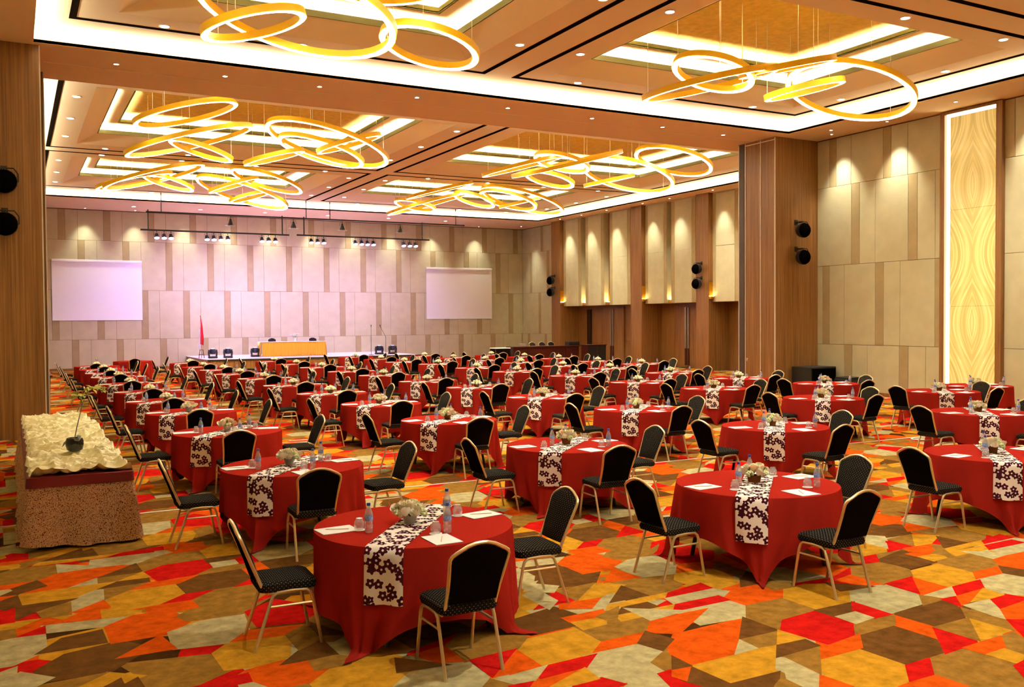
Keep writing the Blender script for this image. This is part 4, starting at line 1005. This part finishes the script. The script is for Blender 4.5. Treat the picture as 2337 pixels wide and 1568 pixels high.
def seat_mesh(mb):
    def rr(hx, y0, y1, z, rad, n=4):
        pts = []
        for cx_, cy_, a0 in ((hx-rad, y0+rad, -PI/2), (hx-rad, y1-rad, 0), (-hx+rad, y1-rad, PI/2), (-hx+rad, y0+rad, PI)):
            for i in range(n+1):
                a = a0+PI/2*i/n; pts.append((cx_+rad*math.cos(a), cy_+rad*math.sin(a), z))
        return pts
    rows = [rr(.190, -.185, .185, .408, .05), rr(.208, -.20, .212, .414, .06), rr(.216, -.205, .218, .440, .06), rr(.212, -.20, .214, .468, .06), rr(.187, -.175, .19, .484, .06), rr(.10, -.09, .11, .492, .05)]
    return mb.loft(rows, True, True)
def box_uv(me):
    uv = me.uv_layers.new(name='UVMap')
    for p in me.polygons:
        n = p.normal
        for li in p.loop_indices:
            co = me.vertices[me.loops[li].vertex_index].co
            uv.data[li].uv = (co.x, co.y) if abs(n.z) > .72 else ((co.x, co.z) if abs(n.y) > abs(n.x) else (co.y, co.z))
def parts_chair():
    P = []
    for s in (-1, 1):
        for k in (1, 0): P.append(('leg', MB().tube(leg_path(s, k), .0125, 8), M_frame))
    for s in (-1, 1): P.append(('stretcher', MB().cyl((s*.2065, .185, .31), (s*.2065, -.135, .31), .009, 6), M_frame))
    P.append(('back_frame', MB().tube(back_path(), .0125, 8), M_frame))
    P.append(('seat', seat_mesh(MB()), M_seat))
    P.append(('backrest', back_mesh(MB(), 0, 1), [M_seat, M_backp]))
    out = []
    for nm, mb, m in P:
        me = mb.mesh(nm, 40)
        for x in (m if isinstance(m, list) else [m]): me.materials.append(x)
        if nm in ('seat', 'backrest'): box_uv(me)
        out.append((nm, me))
    return out
CH_PARTS = parts_chair()
def far_chair_mesh():
    mb = MB(); mb.cur = 0
    for s in (-1, 1):
        for k in (1, 0): mb.tube(leg_path(s, k), .0125, 5)
    mb.tube(back_path(), .0135, 5); mb.cur = 1; seat_mesh(mb); back_mesh(mb, 1, 2)
    me = mb.mesh('banquet_chair', 40)
    for m in (M_frame, M_seat, M_backp): me.materials.append(m)
    box_uv(me)
    return me
FAR_CHAIR = far_chair_mesh()
def chair(x, y, rz, label, group, far=False, z=0.0):
    if far:
        o = link('banquet_chair', FAR_CHAIR, None, (x, y, z), rz); return tag(o, label, 'chair', group)
    e = empty('banquet_chair', (x, y, z), rz, label, 'chair', group)
    for nm, me in CH_PARTS: link(nm, me, e)
    return e

# ------------------------------------------------------------------ round table, cloth and runner
RT = .775
class Cloth:
    def __init__(s, seed, h=1.21):
        r = random.Random(seed); s.h = h; s.p = [r.uniform(0, 6.28) for _ in range(6)]; s.rot = r.uniform(-.10, .10); s.k = (r.choice((11, 12, 13)), r.choice((17, 19)))
    def L(s, phi):
        q = phi-s.rot; return s.h/max(abs(math.cos(q)), abs(math.sin(q)))-RT
    def pt(s, phi, d):
        q = d/.75; c = max(0, math.cos(4*(phi-s.rot)-PI))**3
        qq = min(q, 1.0)
        off = .012*qq+.026*qq**1.2*(math.sin(s.k[0]*phi+s.p[0])+.7*math.sin(s.k[1]*phi+s.p[1])+.5*math.sin(27*phi+s.p[2]))*(1+.9*c)+.055*qq*c
        if d <= .742: r, z = RT+off, .757-d
        else: r, z = RT+off+(d-.742)*.75, .014+.006*math.sin(20*phi+d*30)
        return r, z
    def gather(s, phi, d):
        return phi+.17*min(d/.75, 1.0)**1.5*math.sin(4*(phi-s.rot))
    def mesh(s):
        N = 144; rows = []
        mb = MB()
        for r in (.02, .35, .66, .76): rows.append([(r*math.cos(2*PI*k/N), r*math.sin(2*PI*k/N), .757) for k in range(N)])
        rows.append([((RT-.004)*math.cos(2*PI*k/N), (RT-.004)*math.sin(2*PI*k/N), .753) for k in range(N)])
        for j in range(1, 12):
            row = []
            for k in range(N):
                phi = 2*PI*k/N; d = s.L(phi)*j/11; r, z = s.pt(phi, d); ph2 = s.gather(phi, d); row.append((r*math.cos(ph2), r*math.sin(ph2), z))
            rows.append(row)
        mb.loft(rows, True, False); mb.f.append(tuple(range(N))); mb.m.append(0)
        me = mb.mesh('tablecloth', 60); me.materials.append(M_cloth)
        return me
    def runner(s, ang, hang=.40, wd=.285):
        nu = 9; rows = []; uvs = []
        mb = MB(); ca, sa = math.cos(ang), math.sin(ang)
        def P(u, a, z): return (a*ca-u*sa, a*sa+u*ca, z)
        ts = []
        for end in (-1, 1):
            part = []
            for j in range(8, 0, -1):
                row = []; d = hang*j/8
                for i in range(nu):
                    u = wd*(i/(nu-1)-.5); a0 = math.sqrt(RT*RT-u*u)
                    phi = math.atan2(u*1.0, a0)*1.0 if end > 0 else math.atan2(u, -a0)
                    r, z = s.pt(phi+ang, d)
                    x = r*math.cos(phi)+end*.024; row.append(P(u, x, z))
                part.append((row, end*(RT+d)))
            ts.append(part)
        allr = ts[0]+[([P(wd*(i/(nu-1)-.5), a*math.sqrt(RT*RT-(wd*(i/(nu-1)-.5))**2)/RT*(1.012 if abs(a) > .77 else 1), .7605-(.006 if abs(a) > .77 else 0)) for i in range(nu)], a) for a in (-.775, -.74, -.4, 0, .4, .74, .775)]+list(reversed(ts[1]))
        mb.loft([r for r, t in allr], False, False)
        me = mb.mesh('table_runner', 70)
        uv = me.uv_layers.new(name='UVMap'); co = []
        for r, t in allr:
            for i in range(nu): co.append((wd*(i/(nu-1)), t+1.5))
        for l in me.loops: uv.data[l.index].uv = co[l.vertex_index]
        me.materials.append(M_runner)
        return me
CLOTHS = [Cloth(3, 1.31), Cloth(8, 1.22), Cloth(21, 1.25), Cloth(34, 1.21)]
CL_MESH = [c.mesh() for c in CLOTHS]
RUN_A = [c.runner(math.radians(231)) for c in CLOTHS]
RUN_B = [c.runner(math.radians(224)) for c in CLOTHS]
TT = MB().lathe([(.74, .715), (.765, .72), (.765, .745), (.75, .75)], 40).mesh('table_top'); TT.materials.append(mat('plywood', '#7a5a38', .7))
def tleg(sx, sy):
    me = MB().tube([(sx*.30, sy*.42, .715), (sx*.36, sy*.44, .35), (sx*.42, sy*.46, 0)], .020, 8).mesh('leg'); me.materials.append(M_legs); return me
TLEGS = [tleg(a, b) for a in (-1, 1) for b in (-1, 1)]
TBR = [MB().cyl((sx*.37, -.44, .30), (sx*.37, .44, .30), .012, 6).mesh('brace') for sx in (-1, 1)]
for m_ in TBR: m_.materials.append(M_legs)

# ------------------------------------------------------------------ things on the tables
def petal_rose(seed):
    r = random.Random(seed); mb = MB()
    for ring, (n, R_, zt, lean) in enumerate(((3, .012, .034, .1), (4, .020, .032, .35), (5, .030, .026, .75))):
        for k in range(n):
            a = 2*PI*k/n+ring*.6+r.uniform(-.1, .1); hw = PI/n*1.25
            rows = []
            for j in range(4):
                t = j/3; z = -.012+(zt+.012)*t; rad = .006+(R_-.006)*(t**.6)*(1+.25*lean*t)
                rows.append([(rad*math.cos(a+hw*(i/3-.5)*2*(1-.25*t)), rad*math.sin(a+hw*(i/3-.5)*2*(1-.25*t)), z-.006*lean*t*t*(1 if 0 < i < 3 else 1.8)) for i in range(4)])
            mb.loft(rows, False, False)
    return mb
ROSES = []
for k, m in ((1, M_rose), (2, M_rose2), (3, M_rose)):
    me = petal_rose(k).mesh('rose', 80); me.materials.append(m); ROSES.append(me)
def puff_mb():
    mb = MB(); R_ = random.Random(5)
    for k in range(16):
        a = k*2.4; z = 1-2*(k+.5)/22; q = math.sqrt(max(0, 1-z*z)); mb.sphere((.020*q*math.cos(a), .020*q*math.sin(a), .016*z), .008, 5, 4)
    return mb
PUFF = puff_mb().mesh('filler_flower', 80); PUFF.materials.append(M_puff)
def leaf_mb():
    mb = MB(); mb.loft([[(-.002, 0, 0), (0, 0, .001), (.002, 0, 0)], [(-.012, .025, .006), (0, .027, .010), (.012, .025, .006)], [(-.013, .05, .006), (0, .052, .012), (.013, .05, .006)], [(-.002, .078, -.004), (0, .08, -.003), (.002, .078, -.004)]], False, False); return mb
LEAF = leaf_mb().mesh('leaf', 80); LEAF.materials.append(M_leaf)
POTG = MB().lathe([(.040, 0), (.043, .004), (.062, .07), (.066, .074), (.060, .074), (.056, .06)], 20).mesh('pot'); POTG.materials.append(M_potg)
pb = MB(); pb.loft([[(s1*q, s2*q, z) for s1, s2 in ((-1, -1), (1, -1), (1, 1), (-1, 1))] for q, z in ((.040, 0), (.050, .07), (.046, .07), (.044, .055))], True, True)
POTB = pb.mesh('pot', 0); POTB.materials.append(M_potb)
BQ = []
R_ = random.Random(9)
for ring, n, r0, z0 in ((0, 1, 0, .150), (1, 5, .062, .128), (2, 8, .105, .092)):
    for k in range(n):
        a = 2*PI*k/n+ring*.5
        kind = 'rose' if not (ring == 2 and k % 3 == 1) and not (ring == 1 and k % 4 == 3) and ring else 'puff'
        BQ.append((kind, r0*math.cos(a), r0*math.sin(a), z0+R_.uniform(-.008, .008), r0, a))
def bouquet_far():
    mb = MB(); mb.cur = 0
    pb_ = ((.040, 0), (.050, .07)); mb.loft([[(s1*q, s2*q, z) for s1, s2 in ((-1, -1), (1, -1), (1, 1), (-1, 1))] for q, z in pb_], True, True)
    for i, (kind, x, y, z, r0, a) in enumerate(BQ):
        mb.cur = 2 if kind == 'puff' else 1; mb.sphere((x, y, z), .036, 6, 5, .8)
    mb.cur = 3
    for k in range(6):
        a = k*PI/3+.3; mb.quad((.05*math.cos(a), .05*math.sin(a), .075), (.13*math.cos(a-.15), .13*math.sin(a-.15), .075), (.15*math.cos(a), .15*math.sin(a), .06), (.13*math.cos(a+.15), .13*math.sin(a+.15), .075))
    me = mb.mesh('flower_arrangement', 60)
    for m in (M_potb, M_rose, M_puff, M_leaf): me.materials.append(m)
    return me
FARBQ = bouquet_far()
def flowers(x, y, label, kind, far, rz):
    if far: return tag(link('flower_arrangement', FARBQ, None, (x, y, .762), rz), label, 'flowers', 'flower pots on the tables')
    e = empty('flower_arrangement', (x, y, .762), rz, label, 'flowers', 'flower pots on the tables')
    link('pot', POTG if kind == 'A' else POTB, e)
    for i, (kd, bx, by, bz, r0, a) in enumerate(BQ):
        o = link('rose' if kd == 'rose' else 'filler_flower', ROSES[i % 3] if kd == 'rose' else PUFF, e, (bx, by, bz))
        t = r0*6.0; o.rotation_euler = (-math.sin(a)*t, math.cos(a)*t, i*1.3); o.scale = (1.5,)*3
        if kd != 'rose': o.scale = (1.6,)*3
    for k in range(7):
        a = k*2*PI/7+.2; o = link('leaf', LEAF, e, (.045*math.cos(a), .045*math.sin(a), .075)); o.rotation_euler = (.1, 0, a-PI/2); o.scale = (1.2,)*3
    return e
BOT = MB().lathe([(.026, 0), (.031, .006), (.031, .055), (.0285, .062), (.0285, .066), (.031, .072), (.031, .135), (.029, .145), (.024, .165), (.013, .19), (.0125, .205)], 14).mesh('body', 50); BOT.materials.append(M_bottle)
LBL = MB().lathe([(.0316, .090), (.0316, .128)], 14, caps=False).mesh('label', 0); LBL.materials.append(M_label)
CAP = MB().lathe([(.015, .203), (.015, .222), (.013, .225)], 12).mesh('cap'); CAP.materials.append(M_cap)
def bottle(x, y, label, far):
    e = empty('water_bottle', (x, y, .7585), 0, label, 'bottle', 'water bottles on the tables')
    link('body', BOT, e); link('label', LBL, e); link('cap', CAP, e)
GL = MB().lathe([(.036, .003), (.036, .006), (.040, .035), (.037, .060), (.026, .078), (.0255, .088), (.001, .089)], 16, caps=False).mesh('tumbler', 50); GL.materials.append(M_glass)
CO = MB().lathe([(.048, 0), (.048, .003)], 20).mesh('coaster'); CO.materials.append(M_pad)
def tumbler(x, y, where, far):
    tag(link('paper_coaster', CO, None, (x, y, .7582)), 'white paper coaster under the glass '+where, 'coaster', 'paper coasters on the tables')
    tag(link('drinking_glass', GL, None, (x, y, .7612)), 'upturned clear drinking glass '+where, 'glass', 'drinking glasses on the tables')
PADM = MB().bbox(-.105, .105, -.145, .145, 0, .005, .001).mesh('notepad', 0); PADM.materials.append(M_pad)
PCL = MB().tube([(-.09, 0, .0035), (.075, 0, .0035), (.09, 0, .0035)], [.0035, .0035, .0008], 6).mesh('pencil'); PCL.materials.append(M_pencil)
def notepad(x, y, rz, where, pencil):
    tag(link('notepad', PADM, None, (x, y, .7585), rz), 'white paper notepad '+where, 'notepad', 'notepads on the tables')
    if pencil: tag(link('pencil', PCL, None, (x, y, .7638), rz+1.1), 'thin pencil lying on the notepad '+where, 'pencil', 'pencils on the notepads')

TABLES = {
 'leftmost line': [(2.75, 6.73), (2.72, 10.18), (2.75, 13.87), (2.79, 17.24), (2.74, 19.9), (2.78, 22.8), (2.7, 26.0), (2.74, 29.4), (2.75, 31.9), (2.74, 34.6), (2.73, 37.3)],
 'second line': [(6.33, 6.74), (6.22, 10.05), (6.18, 13.6), (6.26, 16.94), (6.24, 19.97), (6.22, 23.05), (6.27, 26.25), (6.18, 29.0), (6.2, 31.8), (6.05, 34.4), (6.13, 37.9)],
 'third line': [(10.1, 6.8), (9.93, 10.19), (9.82, 13.47), (9.72, 16.6), (9.8, 19.85), (9.65, 22.55), (9.64, 25.75), (9.5, 28.3), (9.48, 31.45), (9.4, 34.4), (9.35, 37.5)],
 'fourth line': [(14.3, 9.93), (14.25, 13.3), (14.2, 16.48), (14.02, 19.15), (14.15, 22.35), (13.78, 25.17), (13.78, 27.92), (13.83, 31.25), (13.42, 33.6), (13.56, 36.5), (13.4, 39.4)],
 'fifth line': [(17.67, 13.18), (17.48, 16.23), (17.18, 18.92), (17.28, 22.0), (17.17, 25.02), (16.72, 27.22), (16.73, 30.18), (16.62, 32.95), (16.5, 35.7), (16.4, 38.6)],
 'sixth line': [(19.88, 26.95), (19.7, 29.5), (19.86, 32.68), (19.6, 35.05), (19.4, 37.9)],
}
LINE = {'leftmost line': 'leftmost line', 'second line': 'second line from left', 'third line': 'third line from left', 'fourth line': 'fourth line from left', 'fifth line': 'fifth line from left', 'sixth line': 'sixth line from left'}
POS = ['nearest', 'second', 'third', 'fourth', 'fifth', 'sixth', 'seventh', 'eighth', 'ninth', 'tenth', 'eleventh']
cr = random.Random(77)
def lay_table(X, Y, ph, kind, idx, seats=('left', 'near', 'right'), dressed=True):
    rz = cr.uniform(-.03, .03)
    far = Y > 24.5; far2 = Y > 30
    v = idx % 4
    t = empty('banquet_table', (X, Y, 0), rz, 'round folding table under red cloth, '+ph, 'table', 'round banquet tables')
    link('table_top', TT, t)
    if not far2:
        for q in TLEGS: link('leg', q, t)
        for q in TBR: link('brace', q, t)
    c = tag(link('tablecloth', CL_MESH[v], None, (X, Y, 0), rz), 'red cloth draped to the floor over round table, '+ph, 'tablecloth', 'red cloths on the round tables')
    if dressed:
        tag(link('table_runner', (RUN_A if kind == 'A' else RUN_B)[v], None, (X, Y, .0015), rz), 'white runner with dark flower print, '+ph, 'table runner', 'printed runners on the round tables')
        flowers(X-.02+cr.uniform(-.02, .02), Y+.02, 'low pot of cream roses, '+ph, kind, Y > 17.5, cr.uniform(0, 6))
    for s in seats:
        j = cr.uniform(-.035, .035); jr = cr.uniform(-.06, .06)
        if s == 'left': px, py, a = X-1.035+j*.5, Y+.05+j, -PI/2
        elif s == 'near': px, py, a = X-.10+j, Y-1.035+j*.5, 0.0
        else: px, py, a = X+1.045+j*.5, Y-.01+j, PI/2
        chair(px, py, a+jr, 'black banquet chair with gold frame on %s side, %s' % (s, ph), 'banquet chairs', far)
    if dressed and Y < 34:
        wl, wn, wr = 'by left seat, '+ph, 'by near seat, '+ph, 'by right seat, '+ph
        pc = Y < 12
        notepad(X-.60, Y+.08, cr.uniform(-.25, .25)+PI/2, wl, pc); notepad(X-.03, Y-.60, cr.uniform(-.25, .25), wn, pc); notepad(X+.60, Y+.03, cr.uniform(-.25, .25)+PI/2, wr, pc)
        B_ = ((-.40, -.12), (.10, -.42), (.35, .12)) if kind == 'A' else ((-.24, -.02), (.33, -.45), (.16, .28))
        G_ = ((-.44, .0), (.015, -.40), (.42, .10)) if kind == 'A' else ((-.44, -.17), (.24, -.43), (.40, .20))
        for (bx, by), (gx, gy), w_ in zip(B_, G_, (wl, wn, wr)):
            bottle(X+bx+cr.uniform(-.012, .012), Y+by+cr.uniform(-.012, .012), 'clear water bottle with blue label '+w_, far)
            if Y < 26: tumbler(X+gx+cr.uniform(-.01, .01), Y+gy+cr.uniform(-.01, .01), w_, far)
n_ = 0
for ln, L_ in TABLES.items():
    for i, (X, Y) in enumerate(L_):
        ph = '%s table, %s' % (POS[i], LINE[ln])
        lay_table(X, Y, ph, 'A' if ln[0] == 'l' else 'B', n_)
        n_ += 1
lay_table(4.4, 41.3, 'last bare table near the left screen', 'A', 2, ('left', 'near', 'right'), False)
lay_table(19.75, 13.8, 'table without chairs beside the onyx panel', 'B', 1, (), True)
chair(11.83, 47.75, PI, 'black banquet chair behind the head table, left of the white flowers', 'chairs on the stage', True, .6)
chair(13.98, 47.75, PI, 'black banquet chair behind the head table, right of the white flowers', 'chairs on the stage', True, .6)
# chairs stacked behind the bar on a low trolley
tr = empty('chair_trolley', (24.3, 41.35, 0), 0, 'low dark trolley under the chairs behind the bar', 'trolley')
build('deck', MB().bbox(-.95, 1.0, -.42, .42, .1, .279, .01), M_black, tr)
for x_ in (-.8, .85):
    for y_ in (-.3, .3): build('wheel', MB().cyl((x_-.02, y_, .05), (x_+.02, y_, .05), .05, 12), M_foot, tr)
for i, (x, y, k) in enumerate(((23.72, 41.3, 0), (24.3, 41.3, 0), (24.88, 41.35, 0))):
    chair(x, y, PI+.15, 'black banquet chair put away behind the bar, %s' % ['left of three', 'middle of three', 'right of three'][i], 'chairs behind the bar', True, .295+k*.14)
    if k == 0 and i < 4: pass

# ------------------------------------------------------------------ buffet table with cream satin
BX0, BX1, BY_0, BY_1 = .12, 1.10, 10.68, 17.3
bt = empty('buffet_table', (.61, 14.0, 0), 0, 'long buffet table under skirt and cream satin by the left edge', 'table')
build('table_top', MB().bbox(BX0-.61+.03, BX1-.61-.03, BY_0-14+.03, BY_1-14-.03, .72, .75, .005), MATS['plywood'], bt, smooth=0)
for sx in (BX0-.61+.12, BX1-.61-.12):
    for sy in (-3.2, -1.1, 1.1, 3.1): build('leg', MB().cyl((sx, sy, 0), (sx, sy, .72), .02, 8), M_legs, bt)
def batik():
    m = bpy.data.materials.new('brown_batik_cloth'); m.use_nodes = True
    nt = m.node_tree; b = to_matte(nt); N = nt.nodes.new; L = nt.links.new
    tc = N('ShaderNodeTexCoord'); v = N('ShaderNodeTexVoronoi'); v.inputs['Scale'].default_value = 120; L(tc.outputs['Object'], v.inputs['Vector'])
    cr_ = N('ShaderNodeValToRGB'); cr_.color_ramp.interpolation = 'CONSTANT'; e = cr_.color_ramp.elements
    e[0].position = 0; e[0].color = lin('#e6cfae'); e[1].position = .20; e[1].color = lin('#c8987a'); q = e.new(.5); q.color = lin('#dcb896'); q = e.new(.75); q.color = lin('#6a3826')
    L(v.outputs['Distance'], cr_.inputs[0]); 
    mm = N('ShaderNodeMath'); mm.operation = 'MULTIPLY'; mm.inputs[1].default_value = 1.25; L(v.outputs['Distance'], mm.inputs[0]); L(mm.outputs[0], cr_.inputs[0])
    L(cr_.outputs[0], b.inputs['Color'])
    return m
sk = MB()
def drape(mb, pts, zt, zb, seed):
    R_ = random.Random(seed); n = len(pts); ph_ = [R_.uniform(0, 6.28) for _ in range(4)]
    rows = []
    for j in range(9):
        t = j/8; row = []
        for i, (x, y, nx, ny, s) in enumerate(pts):
            d = .010+t**.7*(.05+.034*math.sin(s*13+ph_[0])+.022*math.sin(s*21+ph_[1])+.012*math.sin(s*37+ph_[2]))+t*t*.02
            z = zt+(zb-zt)*t+(.02*math.sin(s*3+ph_[3]) if j == 8 else 0)
            row.append((x+nx*d, y+ny*d, z))
        rows.append(row)
    return mb.loft(rows, False, False)
pts = []; s_ = 0
for i in range(61): y = BY_1-(BY_1-BY_0)*i/60; pts.append((BX0, y, -1, 0, s_)); s_ += 6.62/60
for i in range(25): x = BX0+(BX1-BX0)*i/24; pts.append((x, BY_0, 0, -1, s_)); s_ += .98/24
for i in range(61): y = BY_0+(BY_1-BY_0)*i/60; pts.append((BX1, y, 1, 0, s_)); s_ += 6.62/60
drape(sk, pts, .69, .045, 4)
tag(build('table_skirt', sk, batik(), None, (0, 0, 0), smooth=60), 'brown patterned batik skirt around the buffet table', 'table skirt')
rb_ = MB(); rb_.bbox(BX0-.022, BX1+.022, BY_0-.022, BY_1+.022, .751, .760, .003); rb_.loft([[(x+nx*.022, y+ny*.022, .757) for x, y, nx, ny, q in pts], [(x+nx*.026, y+ny*.026, .70) for x, y, nx, ny, q in pts], [(x+nx*.032, y+ny*.032, .655) for x, y, nx, ny, q in pts]], False, False)
tag(build('tablecloth', rb_, mat('dark_red_satin', '#5e0a0c', .5, spec=.25), None, smooth=50), 'dark red satin cloth with a hanging border on the buffet table', 'tablecloth')
def satin():
    R_ = random.Random(12); NX, NY = 50, 420; mb = MB(); rows = []
    g = [[R_.uniform(-1, 1) for _ in range(60)] for _ in range(60)]
    def vn(x, y):
        i, j = int(math.floor(x)), int(math.floor(y)); fx_, fy_ = x-i, y-j; fx_ = fx_*fx_*(3-2*fx_); fy_ = fy_*fy_*(3-2*fy_)
        a = g[i % 60][j % 60]; b = g[(i+1) % 60][j % 60]; c = g[i % 60][(j+1) % 60]; d = g[(i+1) % 60][(j+1) % 60]
        return a+(b-a)*fx_+(c-a)*fy_+(a-b-c+d)*fx_*fy_
    for j in range(NY+1):
        y = BY_0+.03+(BY_1-BY_0-.06)*j/NY; row = []
        wob = .025*vn(3, y*6)+.018*math.sin(y*9)
        for i in range(NX+1):
            u = i/NX; x = BX0+.01+wob+(BX1-BX0-.02+.03*vn(9, y*5))*u
            w_ = y*15+1.6*vn(x*1.6, y*2.5)+1.3*vn(x*3.5+7, y*6)
            h = .062*(1-abs(math.sin(w_)))**1.6+.045*(1-abs(vn(x*4, y*19)))**4+.030*(1-abs(vn(x*11+3, y*26)))**4+.010*vn(x*9, y*34)
            edge = min(u, 1-u)*NX
            z = .764+max(h, 0.0)+(0 if edge > 1.5 else -.004)
            if edge < .5: z = .763
            row.append((x, y, z))
        rows.append(row)
    mb.loft(rows, False, False)
    return mb
tag(build('satin_drape', satin(), mat('cream_satin', '#f8ecb4', .42), None, smooth=80), 'crumpled cream satin cloth gathered along the buffet table top', 'cloth')
vz = empty('plant_vase', (.62, 11.95, .85), 0, 'black glossy pot with a single leaning leafy stem on cream satin', 'vase')
build('pot', MB().lathe([(.055, 0), (.085, .02), (.098, .07), (.098, .12), (.085, .155), (.075, .16), (.07, .15)], 20), mat('glossy_black_ceramic', '#0a0a0a', .12), vz)
stem = [(0, 0, .14), (.03, .1, .26), (.08, .25, .42), (.13, .42, .56), (.2, .62, .66), (.3, .8, .68), (.40, .9, .62)]
build('stem', MB().tube(stem, [.006, .006, .005, .005, .004, .003, .002], 6), mat('dark_stem', '#3d3a14', .6), vz)
build('stem', MB().tube([(.11, .36, .51), (.10, .5, .58), (.05, .62, .63)], [.004, .003, .002], 5), mat('dark_stem', '#3d3a14', .6), vz)
lf = leaf_mb().mesh('leaf', 80); lf.materials.append(mat('pale_yellow_green_leaf', '#b3b24a', .55))
lf2 = leaf_mb().mesh('leaf', 80); lf2.materials.append(mat('grey_green_leaf', '#4e5a52', .3))
R2_ = random.Random(3)
for k in range(46):
    t = R2_.uniform(0, 1); i = 3+min(2, int(t*3)); a = Vector(stem[i]); b_ = Vector(stem[i+1]); p = a.lerp(b_, R2_.random())
    if k % 4 == 0: p = Vector((.10, .5, .58)).lerp(Vector((.05, .62, .63)), R2_.random())
    o = link('leaf', lf, vz, p); o.rotation_euler = (R2_.uniform(-.5, .7), R2_.uniform(-.5, .5), R2_.uniform(0, 6.28)); o.scale = (1.3, 1.3, 1.3)
for k in range(3):
    o = link('leaf', lf2, vz, (.05*math.cos(k), .05*math.sin(k), .15)); o.rotation_euler = (R2_.uniform(-.6, .3), 0, k*1.05); o.scale = (2.2, 2.0, 2)
# coil of pale cable on the floor on the right
cc = MB(); cc.tube([(.22*math.cos(t*.5)*(1+.08*math.sin(t*1.3)), .16*math.sin(t*.5), .008+.003*(t % 3)) for t in range(48)], .006, 6)
tag(build('cable_coil', cc, M_white, None, (15.4, 11.9, 0)), 'loose coil of pale cable on the carpet near the right tables', 'cable')
